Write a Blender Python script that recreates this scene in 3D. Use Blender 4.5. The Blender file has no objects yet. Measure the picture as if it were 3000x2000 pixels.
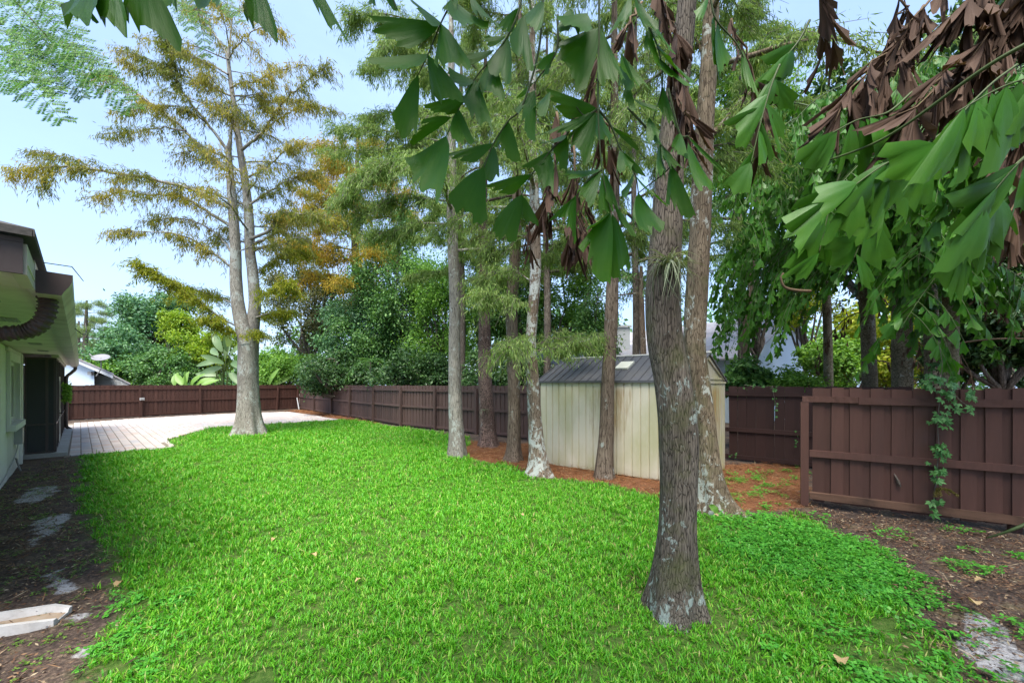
import bpy, math, random
import numpy as np
from mathutils import Vector, Matrix

# ------------------------------------------------------------------ camera, sky, sun, exposure
SC = bpy.context.scene
COL = SC.collection
EYE = 1.886
F = 1150.0            # focal length in pixels of the 3000 px wide photograph
HY = 1125.0           # row of the horizon
KG = EYE * F

cam_d = bpy.data.cameras.new('camera')
cam_d.sensor_fit = 'HORIZONTAL'
cam_d.sensor_width = 36.0
cam_d.lens = 36.0 * F / 3000.0
cam_d.shift_y = (HY - 1000.0) / 3000.0
cam_d.clip_start = 0.02
cam_d.clip_end = 2000.0
cam = bpy.data.objects.new('camera', cam_d)
COL.objects.link(cam)
cam.location = (0, 0, EYE)
cam.rotation_euler = (math.radians(90), 0, 0)
SC.camera = cam

SUN_EL, SUN_AZ = math.radians(64), math.radians(184)     # compass azimuth, measured from +Y towards +X
world = bpy.data.worlds.new('World')
SC.world = world
world.use_nodes = True
wn, wl = world.node_tree.nodes, world.node_tree.links
wn.clear()
wout = wn.new('ShaderNodeOutputWorld')
wbg = wn.new('ShaderNodeBackground')
wbg.inputs['Strength'].default_value = 0.14
sky = wn.new('ShaderNodeTexSky')
sky.sky_type = 'NISHITA'
sky.sun_disc = False
sky.sun_elevation = SUN_EL
sky.sun_rotation = SUN_AZ
sky.air_density = 1.0
sky.dust_density = 2.2
sky.ozone_density = 1.5
# thin high cloud over the clear sky
tc = wn.new('ShaderNodeTexCoord')
mp = wn.new('ShaderNodeMapping')
mp.inputs['Scale'].default_value = (1.0, 1.0, 2.2)
cl = wn.new('ShaderNodeTexNoise')
cl.inputs['Scale'].default_value = 2.1
cl.inputs['Detail'].default_value = 7
cl.inputs['Roughness'].default_value = 0.55
cr = wn.new('ShaderNodeValToRGB')
cr.color_ramp.elements[0].position = 0.38
cr.color_ramp.elements[0].color = (0.42, 0.42, 0.42, 1)
cr.color_ramp.elements[1].position = 0.72
cr.color_ramp.elements[1].color = (0.85, 0.85, 0.85, 1)
mx = wn.new('ShaderNodeMix')
mx.data_type = 'RGBA'
mx.inputs[7].default_value = (1.9, 2.7, 4.3, 1)
wl.new(tc.outputs['Generated'], mp.inputs['Vector'])
wl.new(mp.outputs['Vector'], cl.inputs['Vector'])
wl.new(cl.outputs['Fac'], cr.inputs['Fac'])
wl.new(cr.outputs['Color'], mx.inputs[0])
wl.new(sky.outputs['Color'], mx.inputs[6])
wl.new(mx.outputs[2], wbg.inputs['Color'])
wl.new(wbg.outputs['Background'], wout.inputs['Surface'])

sun_d = bpy.data.lights.new('sun', 'SUN')
sun_d.energy = 3.2
sun_d.angle = math.radians(36)
sun_d.color = (1.0, 0.95, 0.87)
sun = bpy.data.objects.new('sun', sun_d)
COL.objects.link(sun)
sdir = Vector((math.sin(SUN_AZ) * math.cos(SUN_EL), math.cos(SUN_AZ) * math.cos(SUN_EL), math.sin(SUN_EL)))
sun.rotation_euler = sdir.to_track_quat('Z', 'Y').to_euler()
sun.location = sdir * 60

SC.view_settings.view_transform = 'Standard'
SC.view_settings.look = 'None'
SC.view_settings.gamma = 1.0
SC.view_settings.use_curve_mapping = False
SC.view_settings.exposure = 1.5
SC.cycles.max_bounces = 8
SC.cycles.diffuse_bounces = 4
SC.cycles.glossy_bounces = 2
SC.cycles.transmission_bounces = 4
SC.cycles.transparent_max_bounces = 6

# ------------------------------------------------------------------ helpers
def W(px, py, Y):
    """the point at depth Y that the photograph shows at pixel px, py"""
    return np.array(((px - 1500.0) * Y / F, Y, EYE - (py - HY) * Y / F))

def G(px, py):
    """the point of flat ground at that pixel"""
    Y = KG / (py - HY)
    return np.array(((px - 1500.0) * Y / F, Y, 0.0))

def mesh_np(name, V, faces, mat=None, smooth=False, uv=None):
    """V n x 3; faces: list of integer arrays, each m x k"""
    me = bpy.data.meshes.new(name)
    V = np.asarray(V, dtype=np.float32)
    if not isinstance(faces, list):
        faces = [faces]
    faces = [np.asarray(f, dtype=np.int32) for f in faces if len(f)]
    me.vertices.add(len(V))
    me.vertices.foreach_set('co', V.ravel())
    nl = sum(f.size for f in faces)
    npoly = sum(len(f) for f in faces)
    if npoly:
        me.loops.add(nl)
        me.polygons.add(npoly)
        me.loops.foreach_set('vertex_index', np.concatenate([f.ravel() for f in faces]))
        tot = np.concatenate([np.full(len(f), f.shape[1], dtype=np.int32) for f in faces])
        st = np.concatenate([[0], np.cumsum(tot)[:-1]]).astype(np.int32)
        me.polygons.foreach_set('loop_start', st)
        me.polygons.foreach_set('loop_total', tot)
        me.polygons.foreach_set('use_smooth', np.full(npoly, bool(smooth)))
        if uv is not None:
            lay = me.uv_layers.new(name='UVMap')
            uvv = np.asarray(uv, dtype=np.float32)
            lay.data.foreach_set('uv', uvv[np.concatenate([f.ravel() for f in faces])].ravel())
    me.update(calc_edges=True)
    me.validate()
    if mat is not None:
        for m in (mat if isinstance(mat, (list, tuple)) else [mat]):
            me.materials.append(m)
    return me

class MB:
    """collects simple shapes into one mesh"""
    def __init__(s):
        s.V, s.Fc, s.n = [], {}, 0
    def add(s, V, F):
        V = np.asarray(V, float)
        for f in (F if isinstance(F, list) else [F]):
            f = np.asarray(f, dtype=np.int32)
            if len(f):
                s.Fc.setdefault(f.shape[1], []).append(f + s.n)
        s.V.append(V)
        s.n += len(V)
        return s
    def box(s, x0, x1, y0, y1, z0, z1, M=None):
        V = np.array([(x0, y0, z0), (x1, y0, z0), (x1, y1, z0), (x0, y1, z0), (x0, y0, z1), (x1, y0, z1), (x1, y1, z1), (x0, y1, z1)], float)
        if M is not None:
            V = np.array([M @ Vector(v) for v in V])
        return s.add(V, np.array([(0, 3, 2, 1), (4, 5, 6, 7), (0, 1, 5, 4), (1, 2, 6, 5), (2, 3, 7, 6), (3, 0, 4, 7)]))
    def tube(s, P, R, seg=8, cap=True):
        V, Fq, caps = tube_np(P, R, seg)
        s.add(V, Fq)
        if cap and len(R) and seg >= 3:
            s.Fc.setdefault(seg, []).extend([np.array([list(range(seg))[::-1]]) + s.n - len(V), np.array([range(len(V) - seg, len(V))]) + s.n - len(V)])
        return s
    def prism(s, poly, a, b):
        """poly: list of 3-D points; extruded from offset a to offset b (vectors)"""
        n = len(poly)
        P = np.array(poly, float)
        V = np.vstack([P + np.array(a), P + np.array(b)])
        side = np.array([(i, (i + 1) % n, n + (i + 1) % n, n + i) for i in range(n)])
        s.add(V, side)
        s.Fc.setdefault(n, []).extend([np.array([list(range(n))[::-1]]) + s.n - 2 * n, np.array([range(n, 2 * n)]) + s.n - 2 * n])
        return s
    def mesh(s, name, mat=None, smooth=False):
        return mesh_np(name, np.vstack(s.V) if s.V else np.zeros((0, 3)), [np.vstack(v) for v in s.Fc.values()], mat, smooth)

def tube_np(P, R, seg):
    P = np.asarray(P, float)
    R = np.asarray(R, float)
    T = np.gradient(P, axis=0)
    T /= np.linalg.norm(T, axis=1, keepdims=True) + 1e-9
    ref = np.array((1.0, 0, 0)) if abs(T[0][0]) < 0.9 else np.array((0, 1.0, 0))
    N = np.zeros_like(P)
    n = ref - T[0] * ref.dot(T[0])
    n /= np.linalg.norm(n)
    for i in range(len(P)):
        n = n - T[i] * n.dot(T[i])
        n /= np.linalg.norm(n) + 1e-9
        N[i] = n
    B = np.cross(T, N)
    a = np.linspace(0, 2 * np.pi, seg, endpoint=False)
    V = P[:, None, :] + (N[:, None, :] * np.cos(a)[None, :, None] + B[:, None, :] * np.sin(a)[None, :, None]) * R[:, None, None]
    m = len(P)
    i = np.arange(m - 1)[:, None] * seg
    j = np.arange(seg)[None, :]
    j2 = (j + 1) % seg
    Fq = np.stack([i + j, i + j2, i + seg + j2, i + seg + j], axis=-1).reshape(-1, 4)
    return V.reshape(-1, 3), Fq, None

def obj(name, me, parent=None, loc=None, rot=None, scale=None, world=False):
    o = bpy.data.objects.new(name, me)
    COL.objects.link(o)
    if parent is not None:
        o.parent = parent
        if world:                    # mesh written in world coordinates: undo the parent's place
            o.matrix_parent_inverse = pworld(parent).inverted()
    if loc is not None:
        o.location = loc
    if rot is not None:
        o.rotation_euler = rot
    if scale is not None:
        o.scale = scale if hasattr(scale, '__len__') else (scale,) * 3
    return o

def pworld(o):
    M = Matrix.LocRotScale(o.location, o.rotation_euler, o.scale)
    if o.parent is not None:
        M = pworld(o.parent) @ o.matrix_parent_inverse @ M
    return M

def thing(name, label, cat, loc=(0, 0, 0), rz=0.0, group=None):
    o = bpy.data.objects.new(name, None)
    COL.objects.link(o)
    o.empty_display_size = 0.2
    o.location = tuple(loc)
    o.rotation_euler = (0, 0, rz)
    return tag(o, label, cat, group)

def tag(o, label=None, cat=None, group=None, kind=None):
    if label: o['label'] = label
    if cat: o['category'] = cat
    if group: o['group'] = group
    if kind: o['kind'] = kind
    return o

def nrm(v):
    v = np.asarray(v, float)
    return v / (np.linalg.norm(v, axis=-1, keepdims=True) + 1e-9)

def spline(P, n):
    """smooth resample of a polyline (any number of columns) to n points: Catmull-Rom"""
    P = np.asarray(P, float)
    Q = np.vstack([2 * P[0] - P[1], P, 2 * P[-1] - P[-2]])
    t = np.linspace(0, len(P) - 1 - 1e-6, n)
    i = t.astype(int)
    u = (t - i)[:, None]
    a, b, c, d = Q[i], Q[i + 1], Q[i + 2], Q[i + 3]
    return 0.5 * (2 * b + (c - a) * u + (2 * a - 5 * b + 4 * c - d) * u ** 2 + (3 * b - a - 3 * c + d) * u ** 3)

# ------------------------------------------------------------------ materials
MATS = {}
class NT:
    def __init__(s, name):
        s.m = bpy.data.materials.new(name)
        s.m.use_nodes = True
        s.t = s.m.node_tree
        s.t.nodes.clear()
        s.out = s.t.nodes.new('ShaderNodeOutputMaterial')
        MATS[name] = s.m
    def n(s, typ, **kw):
        nd = s.t.nodes.new(typ)
        for k, v in kw.items():
            if k == 'ins':
                for kk, vv in v.items():
                    if isinstance(vv, bpy.types.NodeSocket):
                        s.t.links.new(vv, nd.inputs[kk])
                    else:
                        nd.inputs[kk].default_value = vv
            else:
                setattr(nd, k, v)
        return nd
    def noise(s, vec, scale, detail=4, rough=0.55, dist=0.0):
        return s.n('ShaderNodeTexNoise', ins={'Vector': vec, 'Scale': scale, 'Detail': detail, 'Roughness': rough, 'Distortion': dist}).outputs['Fac']
    def ramp(s, fac, stops):
        r = s.n('ShaderNodeValToRGB', ins={'Fac': fac})
        e = r.color_ramp.elements
        while len(e) < len(stops):
            e.new(0.5)
        for el, (p, c) in zip(e, stops):
            el.position = p
            el.color = (c, c, c, 1) if not hasattr(c, '__len__') else (*c, 1)
        return r.outputs['Color']
    def mix(s, fac, a, b, mode='MIX'):
        m = s.n('ShaderNodeMix', data_type='RGBA', blend_type=mode)
        for k, v in ((0, fac), (6, a), (7, b)):
            if isinstance(v, bpy.types.NodeSocket):
                s.t.links.new(v, m.inputs[k])
            elif k == 0:
                m.inputs[0].default_value = v
            else:
                m.inputs[k].default_value = (*v, 1)
        return m.outputs[2]
    def math(s, op, a, b=0.5, c=None):
        m = s.n('ShaderNodeMath', operation=op)
        for k, v in ((0, a), (1, b), (2, c)):
            if v is None: continue
            if isinstance(v, bpy.types.NodeSocket):
                s.t.links.new(v, m.inputs[k])
            else:
                m.inputs[k].default_value = v
        return m.outputs[0]
    def obj(s, scale=(1, 1, 1)):
        t = s.n('ShaderNodeTexCoord')
        return s.n('ShaderNodeMapping', ins={'Vector': t.outputs['Object'], 'Scale': scale}).outputs[0]
    def pos(s, scale=(1, 1, 1), rz=0.0):
        t = s.n('ShaderNodeNewGeometry')
        return s.n('ShaderNodeMapping', ins={'Vector': t.outputs['Position'], 'Scale': scale, 'Rotation': (0, 0, rz)}).outputs[0]
    def rnd(s):
        a = s.n('ShaderNodeObjectInfo').outputs['Random']
        b = s.n('ShaderNodeNewGeometry').outputs['Random Per Island']
        return s.math('FRACT', s.math('ADD', a, b))
    def bump(s, h, strength=0.5, dist=0.01, normal=None):
        d = {'Height': h, 'Strength': strength, 'Distance': dist}
        if normal is not None: d['Normal'] = normal
        return s.n('ShaderNodeBump', ins=d).outputs[0]
    def bsdf(s, col, rough=0.7, spec=0.3, normal=None, metal=0.0):
        d = {'Base Color': col if isinstance(col, bpy.types.NodeSocket) else (*col, 1), 'Roughness': rough, 'Specular IOR Level': spec, 'Metallic': metal}
        if normal is not None: d['Normal'] = normal
        return s.n('ShaderNodeBsdfPrincipled', ins=d).outputs[0]
    def done(s, sh):
        s.t.links.new(sh, s.out.inputs['Surface'])
        return s.m

def leaf_mat(name, stops, trans=0.35, rough=0.5, spec=0.35, big=None, bigscale=0.5):
    """leaf colours picked at random leaf by leaf; big: a second set of colours that takes over in patches"""
    t = NT(name)
    c = t.ramp(t.rnd(), stops)
    if big:
        c2 = t.ramp(t.rnd(), big)
        n = t.noise(t.pos(), bigscale, 3, 0.6)
        f = t.ramp(n, [(0.42, 0.0), (0.6, 1.0)])
        c = t.mix(f, c, c2)
    p = t.bsdf(c, rough, spec)
    tr = t.n('ShaderNodeBsdfTranslucent', ins={'Color': t.mix(1.0, c, (1.0, 1.0, 0.45), 'MULTIPLY')}).outputs[0]
    sc = t.n('ShaderNodeMixShader', ins={0: trans, 1: p, 2: tr}).outputs[0]
    return t.done(sc)

def bark_mat(name, dark, mid, lich, lich_amt=0.5, zs=0.16, scale=26.0, moss=0.0, bumpd=0.012, plates=0.0):
    t = NT(name)
    v = t.obj((1, 1, zs))
    w = t.n('ShaderNodeVectorMath', operation='ADD', ins={0: v, 1: t.n('ShaderNodeVectorMath', operation='SCALE', ins={0: t.n('ShaderNodeTexNoise', ins={'Vector': t.obj((1, 1, 0.5)), 'Scale': 7.0, 'Detail': 3}).outputs['Color'], 'Scale': 0.05}).outputs[0]}).outputs[0]
    crack = t.n('ShaderNodeTexVoronoi', feature='DISTANCE_TO_EDGE', ins={'Vector': w, 'Scale': scale * 1.5}).outputs['Distance']
    ck = t.ramp(crack, [(0.0, 0.0), (0.10, 0.8), (0.3, 1.0)])
    r1 = t.noise(v, scale, 6, 0.65, 0.6)
    r2 = t.noise(v, scale * 3.1, 4, 0.65, 0.3)
    rid = t.math('MULTIPLY_ADD', r2, 0.45, t.math('MULTIPLY', r1, 0.55))
    hgt = t.math('MULTIPLY_ADD', ck, 0.20, t.math('MULTIPLY', rid, 0.76))
    c = t.ramp(hgt, [(0.36, tuple(x * 0.5 for x in dark)), (0.49, tuple(0.5*x+0.5*y for x,y in zip(dark,mid))), (0.57, mid), (0.72, tuple(min(1, x * 1.35) for x in mid))])
    big = t.noise(t.obj((1, 1, 0.5)), 2.2, 4)
    c = t.mix(t.ramp(big, [(0.4, 0.0), (0.65, 0.5)]), c, tuple(x * 0.8 for x in dark))
    ln = t.noise(t.obj((1, 1, 0.62)), 11.0, 6, 0.72, 0.6)
    ln2 = t.noise(t.obj(), 2.3, 3)
    fine = t.noise(t.obj((1, 1, 0.4)), 45, 4, 0.7)
    lf = t.ramp(t.math('ADD', t.math('MULTIPLY', fine, 0.16), t.math('MULTIPLY_ADD', ln2, 0.5, t.math('MULTIPLY', ln, 0.65))), [(0.765 - 0.10 * lich_amt, 0.0), (0.80 - 0.10 * lich_amt, 0.9)])
    c = t.mix(lf, c, t.mix(t.noise(t.obj(), 30, 2), tuple(x * 0.55 for x in lich), lich))
    if moss:
        mf = t.ramp(t.noise(t.obj(), 3.0, 5, 0.65), [(0.5, 0.0), (0.68, moss)])
        c = t.mix(mf, c, (0.085, 0.10, 0.03))
    return t.done(t.bsdf(c, 0.92, 0.12, t.bump(t.math('ADD', hgt, t.math('MULTIPLY', lf, 0.1)), 1.0, bumpd)))

def paint_mat(name, col, rough=0.6, var=0.25, nscale=8.0, bumpd=0.002, dirt=None, dirt_amt=0.3, grain=(1, 1, 1), spec=0.3):
    t = NT(name)
    n = t.noise(t.obj(grain), nscale, 6, 0.6)
    c = t.mix(t.math('MULTIPLY', n, 1.0), tuple(x * (1 - var) for x in col), tuple(min(1, x * (1 + var)) for x in col))
    tone = t.math('MULTIPLY_ADD', t.rnd(), 0.3, 0.85)
    c = t.mix(1.0, c, t.n('ShaderNodeCombineColor', ins={0: tone, 1: tone, 2: tone}).outputs[0], 'MULTIPLY')
    if dirt:
        d = t.noise(t.pos((1, 1, 0.35)), 2.5, 6, 0.65)
        c = t.mix(t.ramp(d, [(0.45, 0.0), (0.75, dirt_amt)]), c, dirt)
    return t.done(t.bsdf(c, rough, spec, t.bump(n, 0.5, bumpd)))

M_fence = paint_mat('fence_stain', (0.074, 0.034, 0.025), 0.62, 0.22, 30.0, 0.004, (0.045, 0.025, 0.02), 0.55, (1, 1, 0.06))
M_fence_side = paint_mat('fence_stain_weathered', (0.098, 0.060, 0.050), 0.72, 0.22, 30.0, 0.004, (0.06, 0.04, 0.036), 0.55, (1, 1, 0.06))
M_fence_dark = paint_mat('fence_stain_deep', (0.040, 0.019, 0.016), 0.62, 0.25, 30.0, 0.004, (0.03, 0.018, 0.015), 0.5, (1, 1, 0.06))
M_rot = paint_mat('rotten_wood', (0.10, 0.055, 0.035), 0.9, 0.5, 20.0, 0.01, (0.03, 0.02, 0.015), 0.8, (0.1, 1, 1))
M_stucco = paint_mat('stucco_white', (0.66, 0.66, 0.62), 0.85, 0.06, 60.0, 0.006, (0.38, 0.37, 0.32), 0.35)
M_trimw = paint_mat('trim_white', (0.62, 0.61, 0.55), 0.6, 0.05, 12.0, 0.001, (0.35, 0.34, 0.27), 0.4)
M_cream = paint_mat('soffit_cream', (0.58, 0.57, 0.47), 0.6, 0.06, 14.0, 0.001, (0.30, 0.29, 0.21), 0.55)
M_gutter = paint_mat('gutter_cream', (0.50, 0.50, 0.42), 0.4, 0.08, 18.0, 0.001, (0.10, 0.085, 0.06), 0.75, (1, 1, 1), 0.5)
M_brown = paint_mat('brown_metal', (0.045, 0.030, 0.027), 0.45, 0.15, 20.0, 0.001, (0.10, 0.09, 0.08), 0.4, (1, 1, 1), 0.5)
M_shingle = paint_mat('shingle_dark', (0.07, 0.065, 0.06), 0.9, 0.4, 40.0, 0.006)
M_shingle_grey = paint_mat('shingle_grey', (0.33, 0.33, 0.35), 0.9, 0.35, 30.0, 0.004, (0.25, 0.10, 0.05), 0.35)
M_slab = paint_mat('concrete', (0.36, 0.36, 0.34), 0.85, 0.2, 25.0, 0.004, (0.16, 0.15, 0.12), 0.5)
M_splash = paint_mat('concrete_pale', (0.50, 0.48, 0.45), 0.8, 0.18, 30.0, 0.004, (0.22, 0.18, 0.14), 0.6)
M_rust = paint_mat('water_stain', (0.36, 0.24, 0.14), 0.8, 0.35, 12.0, 0.003, (0.5, 0.46, 0.4), 0.6)
M_metal = paint_mat('grey_box', (0.30, 0.30, 0.29), 0.45, 0.1, 20.0, 0.001)
M_dish = paint_mat('dish_grey', (0.20, 0.20, 0.21), 0.5, 0.1, 9.0, 0.001)
M_blue = paint_mat('wall_pale_blue', (0.52, 0.62, 0.68), 0.8, 0.05, 20.0, 0.002)
M_siding = paint_mat('siding_white', (0.62, 0.64, 0.64), 0.7, 0.05, 20.0, 0.002)
M_black = paint_mat('dark_wire', (0.02, 0.02, 0.02), 0.5, 0.1)
M_dirtdry = paint_mat('dry_bit', (0.22, 0.13, 0.07), 0.9, 0.4, 10.0, 0.002)
M_shedroof = paint_mat('shed_roof_grey', (0.085, 0.087, 0.095), 0.5, 0.12, 25.0, 0.002, (0.13, 0.12, 0.10), 0.4, (1, 1, 1), 0.4)

def glass(name, col, rough=0.08):
    t = NT(name)
    return t.done(t.bsdf(col, rough, 0.6))
M_pane = glass('window_glass', (0.02, 0.025, 0.03))
def screen_mat():
    t = NT('insect_screen')
    n = t.noise(t.obj(), 140, 2)
    c = t.ramp(n, [(0.3, (0.022, 0.024, 0.025)), (0.7, (0.055, 0.057, 0.058))])
    return t.done(t.bsdf(c, 0.55, 0.25))
M_screen = screen_mat()
def skylight_mat():
    t = NT('skylight_plastic')
    return t.done(t.bsdf((0.72, 0.72, 0.60), 0.3, 0.5))
M_skylight = skylight_mat()

def shed_mat(name, base, stain_amt, green):
    t = NT(name)
    g = t.noise(t.obj((1, 1, 0.05)), 60.0, 4)
    c = t.mix(g, tuple(x * 0.93 for x in base), base)
    al = t.noise(t.pos((1, 1, 0.45)), 2.0, 5, 0.6)
    c = t.mix(t.ramp(al, [(0.4, 0.0), (0.7, green)]), c, (0.36, 0.35, 0.13))
    # brown run-off below the eave: its own streaky shape about one place on the long wall
    sep = t.n('ShaderNodeSeparateXYZ', ins={0: t.pos()})
    run = t.noise(t.pos((9, 9, 0.7)), 2.0, 6, 0.7)
    zz = t.ramp(t.math('DIVIDE', sep.outputs[2], 2.0), [(0.30, 0.0), (0.55, 1.0), (0.86, 0.85), (0.93, 0.0)])
    band = t.ramp(t.math('MULTIPLY_ADD', t.math('ABSOLUTE', t.math('SUBTRACT', sep.outputs[0], stain_amt)), 0.6, run), [(0.46, 1.0), (0.70, 0.0)])
    st = t.math('MULTIPLY', zz, band)
    c = t.mix(t.math('MULTIPLY', st, 0.85), c, (0.27, 0.15, 0.035))
    low = t.ramp(sep.outputs[2], [(0.0, 0.6), (0.16, 0.0)])
    c = t.mix(t.math('MULTIPLY', low, t.noise(t.pos(), 7, 3)), c, (0.22, 0.19, 0.09))
    return t.done(t.bsdf(c, 0.5, 0.35, t.bump(g, 0.4, 0.002)))
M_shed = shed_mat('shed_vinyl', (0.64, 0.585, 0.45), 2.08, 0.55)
M_shed_end = shed_mat('shed_vinyl_shaded_mouldy', (0.44, 0.41, 0.32), 4.3, 0.85)  # gable end: shade put into a darker base colour, plus green mould

def paver_mat():
    t = NT('paver_concrete')
    r = t.rnd()
    c = t.ramp(r, [(0.0, (0.40, 0.33, 0.29)), (0.25, (0.48, 0.41, 0.36)), (0.45, (0.36, 0.35, 0.36)), (0.65, (0.50, 0.46, 0.42)), (0.85, (0.43, 0.31, 0.26)), (1.0, (0.56, 0.50, 0.45))])
    n = t.noise(t.pos(), 9, 5)
    c = t.mix(t.ramp(n, [(0.35, 0.0), (0.75, 0.45)]), c, (0.50, 0.46, 0.43))
    return t.done(t.bsdf(c, 0.85, 0.2, t.bump(t.noise(t.pos(), 90, 3), 0.4, 0.003)))
M_paver = paver_mat()
M_joint = paint_mat('joint_sand', (0.20, 0.17, 0.13), 0.95, 0.3, 40.0, 0.004)

def fishtail_mat(name, c_in, c_tip, c_edge, trans, gloss):
    t = NT(name)
    u = t.n('ShaderNodeTexCoord').outputs['UV']
    s = t.n('ShaderNodeSeparateXYZ', ins={0: u})
    streak = t.noise(t.n('ShaderNodeMapping', ins={'Vector': u, 'Scale': (26, 1.6, 1)}).outputs[0], 2.0, 4, 0.6)
    blot = t.noise(t.pos(), 14.0, 4, 0.6)
    r = t.n('ShaderNodeObjectInfo').outputs['Random']
    c = t.mix(streak, tuple(x * 0.75 for x in c_in), tuple(x * 1.3 for x in c_in))
    c = t.mix(t.ramp(t.math('MULTIPLY_ADD', blot, 0.5, t.math('MULTIPLY', s.outputs[1], 0.55)), [(0.45, 0.0), (0.85, 0.85)]), c, c_tip)
    e = t.math('MULTIPLY_ADD', blot, 0.16, s.outputs[1])
    c = t.mix(t.ramp(e, [(1.0, 0.0), (1.07, 0.9)]), c, c_edge)
    c = t.mix(t.math('MULTIPLY', r, 0.35), c, tuple(x * 0.5 for x in c_in))
    p = t.bsdf(c, gloss, 0.28, t.bump(streak, 0.35, 0.002))
    tr = t.n('ShaderNodeBsdfTranslucent', ins={'Color': t.mix(1.0, c, (1.0, 1.0, 0.4), 'MULTIPLY')}).outputs[0]
    return t.done(t.n('ShaderNodeMixShader', ins={0: trans, 1: p, 2: tr}).outputs[0])
M_fish = fishtail_mat('fishtail_leaf', (0.040, 0.160, 0.010), (0.090, 0.220, 0.010), (0.50, 0.30, 0.02), 0.38, 0.42)
M_fish2 = fishtail_mat('fishtail_leaf_shade', (0.055, 0.190, 0.022), (0.095, 0.250, 0.022), (0.26, 0.20, 0.04), 0.36, 0.42)  # somewhat paler green for the palm leaflets
M_dead = fishtail_mat('fishtail_leaf_dead', (0.080, 0.045, 0.030), (0.11, 0.065, 0.042), (0.06, 0.035, 0.025), 0.15, 0.8)
M_rachis = paint_mat('palm_stalk', (0.055, 0.085, 0.022), 0.55, 0.3, 12.0, 0.002)
M_rachis_dead = paint_mat('palm_stalk_dry', (0.14, 0.095, 0.055), 0.85, 0.3, 12.0, 0.002)
M_stem = paint_mat('woody_stem', (0.12, 0.10, 0.08), 0.9, 0.35, 20.0, 0.004)
M_twig = paint_mat('twig_bark', (0.105, 0.095, 0.075), 0.9, 0.35, 14.0, 0.002)

M_cy_pale = bark_mat('cypress_bark_pale', (0.16, 0.145, 0.12), (0.31, 0.29, 0.245), (0.46, 0.49, 0.44), 0.75, 0.12, 24)
M_cy_brown = bark_mat('cypress_bark_brown', (0.085, 0.062, 0.045), (0.20, 0.155, 0.115), (0.38, 0.41, 0.36), 0.15, 0.10, 24)
M_cy_lichen = bark_mat('cypress_bark_lichen', (0.11, 0.08, 0.055), (0.23, 0.18, 0.135), (0.55, 0.58, 0.53), 1.0, 0.16, 22)
M_cy_near = bark_mat('cypress_bark_near', (0.045, 0.037, 0.029), (0.17, 0.145, 0.115), (0.40, 0.47, 0.42), 0.42, 0.13, 40, 0.5, 0.02)
M_cy_second = bark_mat('cypress_bark_mossy', (0.075, 0.055, 0.035), (0.22, 0.17, 0.115), (0.50, 0.52, 0.45), 0.55, 0.14, 26, 0.45)
M_pine = bark_mat('pine_bark', (0.060, 0.042, 0.036), (0.25, 0.17, 0.14), (0.40, 0.36, 0.33), 0.0, 0.45, 16, 0, 0.03)
M_far = bark_mat('far_bark', (0.06, 0.05, 0.04), (0.16, 0.135, 0.11), (0.30, 0.30, 0.26), 0.1, 0.2, 14)
M_palmtrunk = bark_mat('palm_trunk_bark', (0.10, 0.085, 0.055), (0.24, 0.21, 0.15), (0.42, 0.43, 0.36), 0.3, 0.9, 12, 0.3)

L_cy = leaf_mat('cypress_leaf', [(0, (0.12, 0.17, 0.04)), (0.55, (0.20, 0.24, 0.045)), (1, (0.30, 0.29, 0.06))], 0.5, 0.6, 0.2,
                [(0, (0.27, 0.29, 0.05)), (0.6, (0.46, 0.40, 0.06)), (1, (0.46, 0.34, 0.09))], 0.45)
L_cy_green = leaf_mat('cypress_leaf_green', [(0, (0.138, 0.250, 0.062)), (0.6, (0.237, 0.350, 0.100)), (1, (0.350, 0.450, 0.150))], 0.45, 0.6, 0.2)
L_cy_spray = leaf_mat('cypress_leaf_low', [(0, (0.16, 0.22, 0.02)), (0.6, (0.25, 0.29, 0.02)), (1, (0.34, 0.32, 0.03))], 0.45, 0.6, 0.2)
L_cy_gold = leaf_mat('cypress_leaf_gold', [(0, (0.18, 0.24, 0.04)), (0.5, (0.30, 0.30, 0.05)), (1, (0.36, 0.28, 0.05))], 0.45, 0.6, 0.2,
                     [(0, (0.40, 0.30, 0.03)), (0.6, (0.50, 0.33, 0.03)), (1, (0.42, 0.26, 0.05))], 0.35)
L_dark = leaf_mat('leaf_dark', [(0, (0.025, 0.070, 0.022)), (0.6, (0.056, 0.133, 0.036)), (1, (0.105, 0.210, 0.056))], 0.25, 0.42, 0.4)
L_mid = leaf_mat('leaf_mid', [(0, (0.043, 0.123, 0.035)), (0.55, (0.090, 0.217, 0.052)), (1, (0.160, 0.319, 0.072))], 0.32, 0.45, 0.4)
L_bright = leaf_mat('leaf_bright', [(0, (0.081, 0.203, 0.034)), (0.55, (0.155, 0.338, 0.047)), (1, (0.257, 0.459, 0.068))], 0.4, 0.5, 0.35)
L_lime = leaf_mat('leaf_lime', [(0, (0.15, 0.28, 0.02)), (0.6, (0.25, 0.38, 0.025)), (1, (0.34, 0.44, 0.04))], 0.42, 0.5, 0.3)
L_blue = leaf_mat('leaf_bluegreen', [(0, (0.053, 0.143, 0.068)), (0.6, (0.098, 0.240, 0.098)), (1, (0.180, 0.345, 0.135))], 0.3, 0.45, 0.4)
L_oak = leaf_mat('leaf_oak', [(0, (0.056, 0.073, 0.031)), (0.5, (0.105, 0.126, 0.050)), (1, (0.196, 0.175, 0.084))], 0.25, 0.55, 0.3,
                 [(0, (0.098, 0.140, 0.042)), (1, (0.224, 0.280, 0.070))], 0.4)
L_yellow = leaf_mat('leaf_painted_sunlit', [(0, (0.17, 0.27, 0.02)), (0.6, (0.30, 0.38, 0.03)), (1, (0.45, 0.44, 0.05))], 0.5, 0.5, 0.3)  # yellow sunlight put into the leaf colour
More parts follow.
